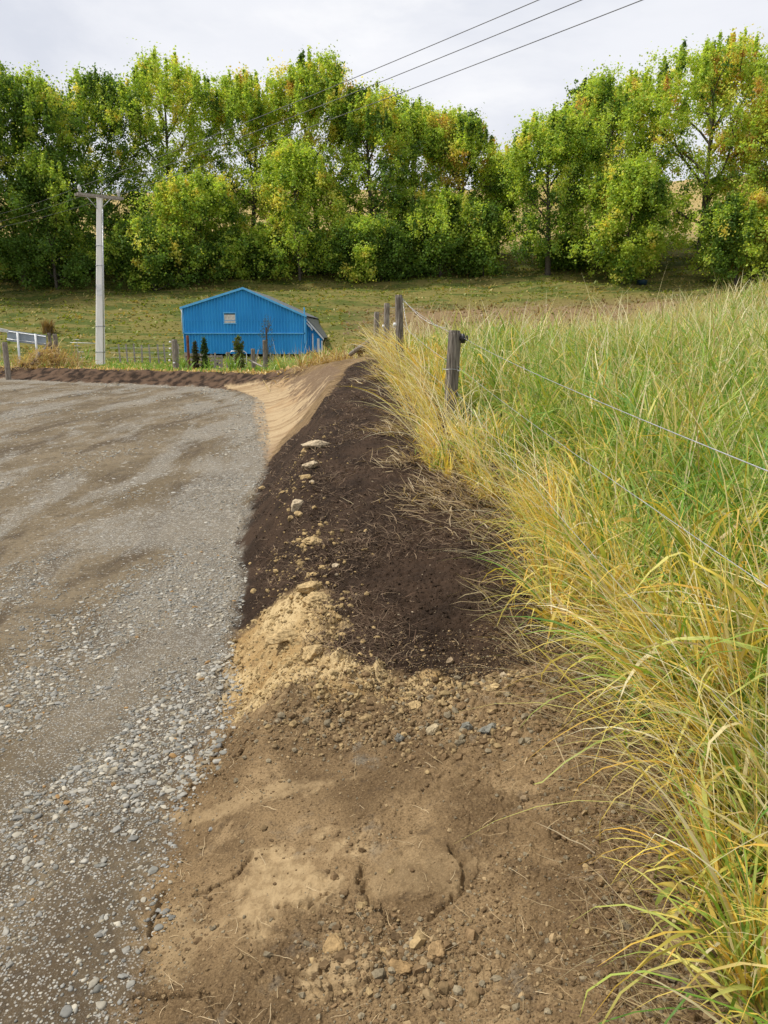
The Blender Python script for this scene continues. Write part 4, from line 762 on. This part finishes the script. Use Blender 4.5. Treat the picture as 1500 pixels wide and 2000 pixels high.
    # lean-to on the right : steep roof with white barge board, white posts
    y1 = 1.0; a = at(603, 622, Y + y1); c_ = at(633, 661, Y + y1); ax_, az_, cx_, cz_ = a[0] - L[0], a[2] - z0, c_[0] - L[0], c_[2] - z0
    ax_ = W_ + .03; ln = MB(); ln.prism([(ax_, az_ + .02), (cx_, cz_ + .02), (cx_, cz_ + .09), (ax_, az_ + .09)], y1 - .2, D); ln.build('lean_to_roof', M_roof, e)
    m = MB(); m.prism([(ax_, az_ - .15), (cx_, cz_ - .13), (cx_, cz_ + .0), (ax_, az_ - .0)], y1 - .24, y1 - .20); m.build('barge_board', M_white, e)
    m = MB(); lx = cx_ - .12; corr(m, ax_ + .02, lx, lambda x: -.1, lambda x: az_ + (cz_ - az_) * (x - ax_) / (cx_ - ax_) - .02, y1); m.build('lean_to_wall', M_blue, e)
    m = MB(); m.tube([(ax_ - .02, y1 - .3, az_ - .28), (ax_ + .30, y1 - .3, az_ - .62), (ax_ + .36, y1 - .3, az_ - .75)], .05, 6); m.build('downpipe', M_white, e)
    for (xx, zt, w__) in ((ax_ + .36, az_ - .95, .09), (ax_ + .72, az_ - 1.25, .15), (ax_ + .95, az_ - 1.4, .09)): m = MB(); m.box((xx, y1 - .06, zt - .55), (w__, .06, 1.1)); m.build('door_frame', M_white, e)
shed()

# ------------------------------------------------------------------ posts, fences, gates
def post(mb, b, t, r, n=10, seed=0, rough=.10, taper=.95, sm=False):
    b, t = np.array(b, float), np.array(t, float); mb.tube([tuple(lerp(b, t, k)) for k in (0, .3, .6, .97, 1.0)], [r, r * .99, r * .97, r * taper, r * taper * .86], n, True, sm, rough, seed); return mb
def upost(u, vt, Y, r, mt, label=None, name='fence_post', lean=0., parent=None, seed=1, cat='fence post', group=None, sq=False, depth=.3, n=10, ub=None, sink=0.):
    t = at(u, vt, Y); gz = float(base_h([t[0]], [Y])[0]); bx = at(ub, 700, Y)[0] if ub else t[0]; b = np.array([bx, Y, gz - depth]); m = MB(); post(m, b, t, r, n, seed, .12 if not sq else .03)
    o = m.build(name, mt, parent, None if parent is not None else (bx, Y, gz))
    if parent is None: tag(o, label, cat, group)
    return o, t, gz
def main_fence():
    PP = [(887, 645, 8.5, .071, 874), (779, 576, 12.5, .064, 783), (756, 592, 16., .058, 753), (736, 609, 19., .072, 733)]
    e = empty('wire_fence', (.75, 8.5, .84), 'post and wire fence running up the bank between bare soil and long grass', 'fence'); tops = []
    for k, (u, vt, Y, r, ub) in enumerate(PP):
        t = at(u, vt, Y); bx = at(ub, 820 if k == 0 else 700, Y)[0]; gz = float(base_h([bx], [Y])[0]); m = MB(); post(m, (bx, Y, gz - .5), t, r, 12, k + 4, .13, .97); m.v = [tuple(np.array(q) - np.array([.75, 8.5, .84])) for q in m.v]
        m.build('post', M_wood_d if k in (0, 1) else M_wood, e); tops.append((t, gz, r))
    t0, g0, r0 = tops[0]; off = np.array([.75, 8.5, .84]); H0 = t0[2] - g0
    near = np.array([1.10, -1.2, .45]); m = MB()
    ins = t0 + np.array([.105, -.02, -.085]); m.tube([tuple(ins + np.array([-.05, 0, 0]) - off), tuple(ins - off), tuple(ins + np.array([.015, 0, 0]) - off), tuple(ins + np.array([.04, 0, 0]) - off)], [.022, .036, .024, .036], 10); m.tube([tuple(ins - off + np.array([-.01, -.02, -.05])), tuple(ins - off + np.array([-.01, -.02, .05]))], .022, 8); m.build('insulator', M_black, e)
    for k, (fh, nearz, uu) in enumerate(((None, 1.49, 1.02), (.62, 1.17, 1.04), (.36, .74, .98))):
        a = ins + np.array([.0, -.04, .0]) if fh is None else np.array([lerp(t0[0], t0[0] - .06, 1 - fh) + .06, 8.42, g0 + H0 * fh])
        c = np.array([uu + .0, 1.95, nearz]); d = c - a; end = c + d * .5; end[2] = nearz - .12
        pts = [lerp(a, end, s) + np.array([0, 0, -.06 * 4 * s * (1 - s)]) for s in np.linspace(0, 1, 24)]; m = MB(); m.tube([tuple(p - off) for p in pts], .0020 if k == 0 else .0014, 5, False); m.build('wire', M_wire, e)
    for zz in (.585,):                                              # wire tie round the near post
        z = g0 + H0 * zz; c = np.array([t0[0] - .06 * (1 - zz) * 1.2, 8.5, z]) - off; m = MB(); m.tube([tuple(c + np.array([cos(q) * .078, sin(q) * .078, .004 * sin(3 * q)])) for q in np.linspace(0, 2 * pi, 14)], .003, 4, False); m.box(tuple(c + np.array([.085, -.05, -.012])), (.035, .02, .014)); m.build('wire_tie', M_galv, e)
    for (i, j) in ((0, 1), (1, 2), (2, 3)):
        for fr in (.93, .6, .3):
            (ta, ga, ra), (tb, gb, rb) = tops[i], tops[j]; a = lerp(np.array([ta[0], ta[1], ga]), ta, fr) + np.array([ra, 0, 0]); c = lerp(np.array([tb[0], tb[1], gb]), tb, fr) + np.array([rb, 0, 0])
            m = MB(); m.tube([tuple(lerp(a, c, s) - off + np.array([0, 0, -.05 * 4 * s * (1 - s)])) for s in np.linspace(0, 1, 9)], .0028, 4, False); m.build('wire', M_wire, e)
    # loose wires from the second post sagging into the grass
    for q in ((870, 640), (800, 650)):
        a = tops[1][0] + np.array([.06, 0, -.05]); c = at(*q, 11.8); m = MB(); m.tube([tuple(lerp(a, c, s) - off + np.array([0, 0, -.10 * 4 * s * (1 - s)])) for s in np.linspace(0, 1, 9)], .003, 4, False); m.build('wire', M_wire, e)
    for p in ((749, 637, 15.8), (771, 634, 12.4)): c = at(*p); m = MB(); m.tube([tuple(c + np.array([0, 0, -.03]) - off), tuple(c - off), tuple(c + np.array([0, 0, .03]) - off)], [.02, .03, .018], 8); m.build('insulator', M_porc, e)
main_fence()
a, c = at(684, 692, 19.5), at(733, 657, 18.9); m = MB(); post(m, a, c, .055, 10, 3); tag(m.build('brace_pole', M_wood, None, a), 'weathered pole leaning against the farthest post on the bank', 'pole')
a, c = at(604, 727, 23.2), at(648, 716, 23.9); m = MB(); post(m, a, c, .085, 12, 5); o = m.build('buried_log', M_wood, None, a); tag(o, 'grey log end sticking out of the soil under the turf lip', 'log')

# left verge: posts at the edge of the yard
def ins_on(o, org, pts, Y):
    for (u, v) in pts: c = at(u, v, Y) - np.array(org); m = MB(); m.tube([tuple(c + np.array([-.05, -.02, 0])), tuple(c + np.array([0, -.03, 0])), tuple(c + np.array([.03, -.03, 0]))], [.03, .05, .03], 8); m.build('insulator', M_porc, o)
upost(9, 668, 30.6, .105, M_wood, 'round weathered post at the far left corner of the gravel yard', seed=5)
upost(96, 650, 33.0, .075, M_wood_d, 'dark post leaning in the heap of dead grass', seed=6, ub=101); upost(107, 652, 33.3, .11, M_wood, 'thick pale post in the heap of dead grass, right of the dark one', seed=7)
a, c = at(62, 712, 32.2), at(99, 668, 33.0); m = MB(); post(m, a, c, .06, 8, 8); tag(m.build('brace_pole', M_wood, None, a), 'diagonal strut pole propped on the posts in the dead grass heap', 'pole')
a, c = at(70, 702, 32.0), at(77, 688, 32.1); m = MB(); post(m, a, c, .055, 8, 8); tag(m.build('broken_stake', M_wood_g, None, a), 'short pale broken stake in front of the white sign leg', 'stake')
a = at(46, 715, 32.6); m = MB(); n = 16
rings = [[(a[0] + r_ * cos(q), a[1] + y_, a[2] + r_ * sin(q)) for q in np.linspace(0, 2 * pi, n, endpoint=False)] for (r_, y_) in ((.13, 0), (.13, 1.2), (.10, 1.2), (.10, .0))]
m.add(sum(rings, []), [(i * n + k, i * n + (k + 1) % n, ((i + 1) % 4) * n + (k + 1) % n, ((i + 1) % 4) * n + k) for i in range(4) for k in range(n)]); tag(m.build('drain_pipe', M_black, None, a), 'open end of a black drain pipe in the grass left of the heap', 'pipe')
o, t, gz = upost(340, 663, 34.0, .135, M_wood, 'stout grey strainer post with white insulators, left of the blue shed', seed=9); ins_on(o, o.location, ((333, 668), (333, 681), (333, 693), (332, 704), (341, 709)), 33.85)
m = MB(); p = at(366, 655, 36.); gz = float(base_h([p[0]], [36.])[0]); post(m, (p[0], 36, gz - .2), p, .07, 8, 4, .05); tag(m.build('steel_post', M_rust, None, (p[0], 36, gz)), 'rusty red brown post in front of the left end of the shed', 'post')
upost(445, 688, 35.5, .10, M_wood, 'short grey gate post at the right end of the timber gate', seed=11); upost(494, 681, 33.6, .10, M_wood, 'grey post with a flat top right of the pillar shaped conifer', seed=12)
upost(517, 664, 31.2, .10, M_wood_d, 'dark tall post standing in front of the shed beside the bare sapling', seed=13, ub=518)
m = MB(); a, c = at(486, 703, 33.2), at(512, 716, 32.6); post(m, a, c, .035, 6, 3); tag(m.build('fallen_rail', M_wood_g, None, a), 'pale rail fallen slantwise between two posts by the shed', 'rail')
m = MB(); a, c = at(499, 712, 33.), at(505, 683, 33.); post(m, a, c, .03, 6, 3); tag(m.build('thin_stake', M_wood_g, None, a), 'thin pale leaning stake left of the dark tall post', 'stake')
def gate():
    Y = 36.2; a, c = at(404, 694, Y), at(434, 697, Y); gz = float(base_h([a[0]], [Y])[0]); O = np.array([a[0], Y, gz]); e = empty('timber_gate', O, 'weathered timber rail gate with diagonal braces in front of the shed', 'gate'); Wd = c[0] - a[0]; H = a[2] - gz
    for z in (.18, .45, .72, .98): m = MB(); m.box((Wd / 2, 0, z * H / 1.05), (Wd, .03, .085)); m.build('rail', M_wood_g, e)
    for x in (0, .36, Wd - .02): m = MB(); m.box((x, -.035, H * .52), (.07, .035, H * .98)); m.build('upright', M_wood_g, e)
    for s_ in (1, -1): m = MB(); m.box((Wd * .68, -.03, H * .5), (.72, .025, .06), 0, 0, s_ * .75); m.build('brace', M_wood_g, e)
gate()
def yard_rails():
    Y = 36.5; a, c = at(362, 690, Y), at(401, 693, Y); gz = float(base_h([a[0]], [Y])[0]); O = np.array([a[0], Y, gz]); e = empty('rail_fence', O, 'grey timber yard rails behind the two small conifers', 'fence'); Wd = c[0] - a[0]; H = a[2] - gz
    for z in (.35, .65, .92): m = MB(); m.box((Wd / 2, 0, H * z), (Wd, .04, .12)); m.build('rail', M_wood_g, e)
    for x in (.0, Wd * .5, Wd): m = MB(); post(m, (x, .08, -.2), (x, .08, H * 1.05), .07, 8, int(x * 9)); m.build('post', M_wood, e)
yard_rails()
def tube_gate():
    Y = 37.5; a, c = at(448, 686, Y), at(481, 686, Y); gz = float(base_h([a[0]], [Y])[0]); O = np.array([a[0], Y, gz]); e = empty('tubular_gate', O, 'light blue grey tubular steel gate behind the pillar shaped conifer', 'gate'); Wd = c[0] - a[0]; H = a[2] - gz
    m = MB(); m.tube([(0, 0, .1), (0, 0, H - .1), (.1, 0, H), (Wd - .1, 0, H), (Wd, 0, H - .1), (Wd, 0, .1), (.0, 0, .1)], .025, 6); m.build('frame', M_galv, e)
    for z in (.35, .6): m = MB(); m.tube([(0, 0, H * z), (Wd, 0, H * z)], .016, 6); m.build('bar', M_galv, e)
tube_gate()
def batten_fence():
    e = empty('batten_fence', (-16, 46, .2), 'low wire fence with pale upright battens between the power pole and the shed', 'fence'); off = np.array([-16, 46, .2]); rr = random.Random(4)
    spots = [(u, 674, 46.) for u in (232, 246.5, 261, 276, 291, 308, 320, 347)] + [(u, 690 + (u % 3), 44.) for u in (385, 420, 470, 528, 542, 565, 587, 607)] + [(458, 697, 40.), (533, 695, 38.)]
    for (u, vt, Y) in spots:
        t = at(u, vt + rr.uniform(-1.5, 1.5), Y); gz = float(base_h([t[0]], [Y])[0]); m = MB(); m.box(tuple(np.array([t[0], Y, (t[2] + gz) / 2]) - off), (.085, .05, t[2] - gz + .1), 0, 0, rr.uniform(-.04, .04)); m.build('batten', M_wood_g, e)
    a, c = at(215, 679, 46.), at(352, 679, 46.); 
    for z in (-.02, -.3, -.55): m = MB(); m.tube([tuple(a + np.array([0, -.04, z]) - off), tuple(c + np.array([0, -.04, z]) - off)], .008, 4, False); m.build('wire', M_wire, e)
batten_fence()
m = MB(); a, c = at(137, 669, 38.), at(187, 670.5, 38.); m.tube([tuple(a), tuple(c)], .014, 5); tag(m.build('white_tape', M_white, None, a), 'white electric fence tape stretched to the foot of the power pole', 'tape')

# sign seen from behind
def sign():
    Y = 42.; P = [at(u, v, Y) for u, v in ((14, 644), (90, 655), (90, 675), (14, 666))]; gz = float(base_h([P[0][0]], [Y])[0]); O = np.array([at(37, 700, Y)[0], Y, gz]); e = empty('road_sign', O, 'long grey sign board seen from behind on two white posts at the far left', 'sign')
    q = [p - O for p in P]; m = MB(); v = [tuple(p) for p in q] + [tuple(p + np.array([0, .03, 0])) for p in q]; m.add(v, [(0, 1, 2, 3), (7, 6, 5, 4), (0, 4, 5, 1), (1, 5, 6, 2), (2, 6, 7, 3), (3, 7, 4, 0)]); m.build('board', M_signback, e)
    for f in (.13, .82):
        a, c = lerp(q[0], q[3], f), lerp(q[1], q[2], f); m = MB(); m.tube([tuple(a + np.array([0, -.03, 0])), tuple(c + np.array([0, -.03, 0]))], .028, 4, sm=False); m.build('rail', M_galv, e)
    for u, vt, vb, ub in ((34, 649, 703, 38), (69, 652, 690, 72)): t, b = at(u, vt, Y - .09) - O, at(ub, vb, Y - .09) - O; b[2] = min(b[2], -.1); m = MB(); m.tube([tuple(b), tuple(t)], .06, 8); m.build('leg', M_white, e)
sign()
m = MB()
for (va, vb) in ((637, 645), (641, 647), (645, 649)): m.tube([tuple(at(-60, va - 8, 41.)), tuple(at(16, vb, 41.))], .03, 6)
m.tube([tuple(at(-58, 624, 41.)), tuple(at(-58, 705, 41.))], .05, 6); m.tube([tuple(at(-2, 640, 41.)), tuple(at(-1, 703, 41.))], .04, 6)
tag(m.build('pipe_rail', M_white, None, at(-58, 705, 41.)), 'white sloping pipe rail cut off by the left edge beside the sign', 'rail')
x0, x1 = -60., -18.; n = 40; vs, fs = [], []
for k in range(n + 1):
    x = lerp(x0, x1, k / n)
    for yy in (40.3, 41.0, 41.8, 42.6): vs.append((x, yy, float(base_h([x], [yy])[0]) + .03))
for k in range(n):
    for j in range(3): fs.append((k * 4 + j, k * 4 + 4 + j, k * 4 + 5 + j, k * 4 + 1 + j))
M_road = simple('chip_seal', (.17, .17, .18), (.28, .28, .28), 30, .85, .2); m = MB(); m.add(vs, fs); tag(m.build('road', M_road), kind='structure')

# row of old posts beyond the trees at the foot of the upper slope
e = empty('hill_fence', (20, 79, 7), 'dark old fence glimpsed between trunks under the trees', 'fence'); rr = random.Random(2)
pts = []
for k in range(46):
    x = -45 + k * 2.1; Y = 79.5 + .6 * sin(k); gz = float(base_h([x], [Y])[0]); m = MB(); h = 1.25 if k % 4 == 0 else 1.0; post(m, (x - 20, Y - 79, gz - 7.2), (x - 20 + rr.uniform(-.05, .05), Y - 79, gz - 7 + h), .09 if k % 4 == 0 else .04, 6, k); m.build('post', M_wood_d, e); pts.append((x - 20, Y - 79, gz - 7 + .85))
for dz in (0, -.3): m = MB(); m.tube([(a[0], a[1], a[2] + dz) for a in pts], .012, 4, False); m.build('wire', M_wire, e)
m = MB(); p = at(521, 490, 72.); gz = float(base_h([p[0]], [72.])[0]); m.tube([(p[0], 72, gz - .2), tuple(p)], .05, 6); tag(m.build('white_marker_post', M_white, None, (p[0], 72, gz)), 'thin white marker post under the trees above the shed', 'post')
p = at(1256, 518, 66.); gz = float(base_h([p[0]], [66.])[0]); m = MB(); n = 16
prof = [(0.02, .08), (.42, .08), (.50, .62), (.56, .64), (.56, .58), (.50, .0), (.02, 0)]
for (r_, z_) in prof: m.v += [(p[0] + r_ * .8 * cos(q), 66 + r_ * .7 * sin(q), gz + z_ * .6) for q in np.linspace(0, 2 * pi, n, endpoint=False)]
m.f = [(i * n + k, i * n + (k + 1) % n, (i + 1) * n + (k + 1) % n, (i + 1) * n + k) for i in range(6) for k in range(n)]; m.sm = [True] * len(m.f)
M_bd = simple('blue_plastic', (.008, .03, .05), (.012, .04, .065), 6, .5, .4, bump=0); tag(m.build('water_trough', M_bd, None, (p[0], 66, gz)), 'small dark blue trough in the shade under the right trees', 'trough')

# ------------------------------------------------------------------ shrubs and weeds near the shed
def plant(name, u, vb_z, vt, Y, wpx, pal, label, cat, seed, kind='cone', group=None):
    g = np.random.default_rng(seed); t = at(u, vt, Y); gz = float(base_h([t[0]], [Y])[0]); H = t[2] - gz; r = wpx / 1500 * Y * .5; e = empty(name, (t[0], Y, gz), label, cat, group)
    m = MB(); post(m, (0, 0, -.1), (0, 0, H * .8), .035, 6, seed); m.build('stem', M_bark, e)
    N = int(70 + 60 * H); f = g.uniform(.04, 1, N); a = g.uniform(0, 6.28, N); pr = {'cone': np.interp(f, [0, .25, .6, 1], [.8, 1, .8, .1]), 'pillar': np.interp(f, [0, .2, .85, 1], [.7, 1, .9, .3]), 'sparse': np.interp(f, [0, .4, .8, 1], [.3, 1, .8, .15])}[kind]
    q = np.sqrt(g.uniform(.2, 1, N)) * pr * r; C = np.c_[np.cos(a) * q, np.sin(a) * q, f * H]
    per = 22 if kind != 'sparse' else 3; S = np.full((N, 3), .09 if kind != 'sparse' else .12); base = pick(np.array(pal), N, g); V, F, cc = leaves(C, S, per, .055 if kind != 'sparse' else .045, base, g); mesh_np('foliage', V, F, M_leaf, cc, False, e)
    if kind == 'sparse':
        m = MB()
        for k in range(16): a_ = g.uniform(0, 6.28); z = g.uniform(.15, .75) * H; limb(m, (0, 0, z), (cos(a_) * .5, sin(a_) * .5, .9), H * .3, .012, .004, g, 4, .1, .05, 4)
        m.build('twigs', M_bark, e)
CG = [(.05, .10, .02), (.07, .13, .022), (.035, .07, .018)]
plant('small_conifer', 398, 0, 661, 33.5, 15, CG, 'small dark green cone shaped conifer, nearest the timber gate', 'conifer', 21); plant('small_conifer', 380, 0, 668, 33.5, 12, [(.06, .09, .03), (.09, .10, .04), (.14, .10, .04)], 'smallest browning conifer, left of the greener one', 'conifer', 22)
plant('small_conifer', 466, 0, 658, 33.2, 19, [(.10, .16, .03), (.14, .17, .04), (.20, .17, .06)], 'pillar shaped conifer browning at its foot, in front of the shed', 'conifer', 23, 'pillar')
plant('bare_sapling', 519, 0, 617, 33.8, 30, [(.07, .09, .05), (.12, .13, .07)], 'thin sparse sapling rising in front of the shed wall', 'sapling', 24, 'sparse')
def weeds(name, u, Y, hpx, n, pal, label, cat, seed, w=.05, curl=1.2, group=None):
    g = np.random.default_rng(seed); p = at(u, 700, Y); gz = float(base_h([p[0]], [Y])[0]); H = hpx / 1500 * Y; root = np.c_[p[0] + g.normal(0, H * .15, n), Y + g.normal(0, H * .15, n), np.full(n, gz)]
    o = ribbons(name, root, g.uniform(0, 6.28, n), g.uniform(.6, 1.25, n) * H, g.uniform(.6, 1.3, n) * w, g.uniform(.05, .5, n), g.uniform(.2, curl, n), pick(np.array(pal), n, g), 7, M_blade, g, False, None)
    tag(o, label, cat, group)
LG = [(.22, .36, .06), (.30, .44, .10), (.18, .30, .05)]
for i, (u, Y, h, lb) in enumerate(((163, 34., 44, 'clump of broad green leaves with tall stalks below the power pole'), (360, 32.5, 34, 'broad leaved green weed right of the stout strainer post'), (408, 31.0, 26, 'pale green weed in front of the timber gate'), (455, 30.6, 34, 'arching green weed left of the pillar shaped conifer'), (592, 27.5, 26, 'arching bright green leaves at the right end of the verge'))):
    weeds('weed_clump', u, Y, h, 26, LG, lb, 'weed', 50 + i, .06, 1.9, 'green weeds on the verge')
weeds('dry_shrub', 100, 55., 27, 240, [(.26, .17, .07), (.20, .13, .06), (.32, .23, .09)], 'brown dead shrub on the slope left of the power pole', 'shrub', 61, .05, .9)
weeds('dry_shrub', 712, 22., 34, 320, [(.22, .13, .07), (.16, .10, .06)], 'low brown dead shrub behind the farthest bank post', 'shrub', 62, .02, .9)
def straw_heap(u, Y, rx, ry, hh, n, label, seed):
    g = np.random.default_rng(seed); p = at(u, 700, Y); x = p[0] + g.normal(0, rx, n); y = Y + g.normal(0, ry, n); z = base_h(x, y) + hh * np.exp(-((x - p[0]) / rx) ** 2 / 2) * g.uniform(0, 1, n)
    o = ribbons('dead_grass_heap', np.c_[x, y, z], g.uniform(0, 6.28, n), g.uniform(.2, .7, n), g.uniform(.012, .03, n), g.uniform(.3, 2.0, n), g.uniform(0, 1.4, n), pick(np.array([(.50, .36, .15), (.42, .28, .12), (.58, .46, .22), (.30, .19, .09)]), n, g), 4, M_blade, g, False, None); tag(o, label, 'grass heap')
straw_heap(98, 32.4, .9, .4, .8, 1500, 'heap of dead straw coloured grass piled against the two posts at the left', 70)
straw_heap(655, 22.8, .7, .5, .12, 900, 'mat of dead brown turf hanging over the lip of the cut bank', 71)
for i, (u, v, lb) in enumerate(((150, 664, 'tallest white flower head left of the power pole'), (150, 676, 'white flower head just below the tallest one'), (158, 688, 'white flower head right of the other three'), (161, 699, 'lowest white flower head near the pole foot'))):
    p = at(u, v, 35. + i * .3); gz = float(base_h([p[0]], [p[1]])[0]); e = empty('white_wildflower', (p[0], p[1], gz), lb, 'wildflower', 'white flowers on the verge'); h = p[2] - gz; m = MB(); m.tube([(.05, 0, 0), (.02, 0, h * .5), (0, 0, h)], .01, 5); m.build('stem', M_stem if 'M_stem' in globals() else M_wood_g, e)
    m = MB(); rr = random.Random(i)
    for k in range(14): a = rr.uniform(0, 6.28); q = rr.uniform(0, .12); m.box((cos(a) * q, sin(a) * q, h + .03 - q * .15), (.05, .05, .02), a)
    m.build('flower_head', M_porc, e)
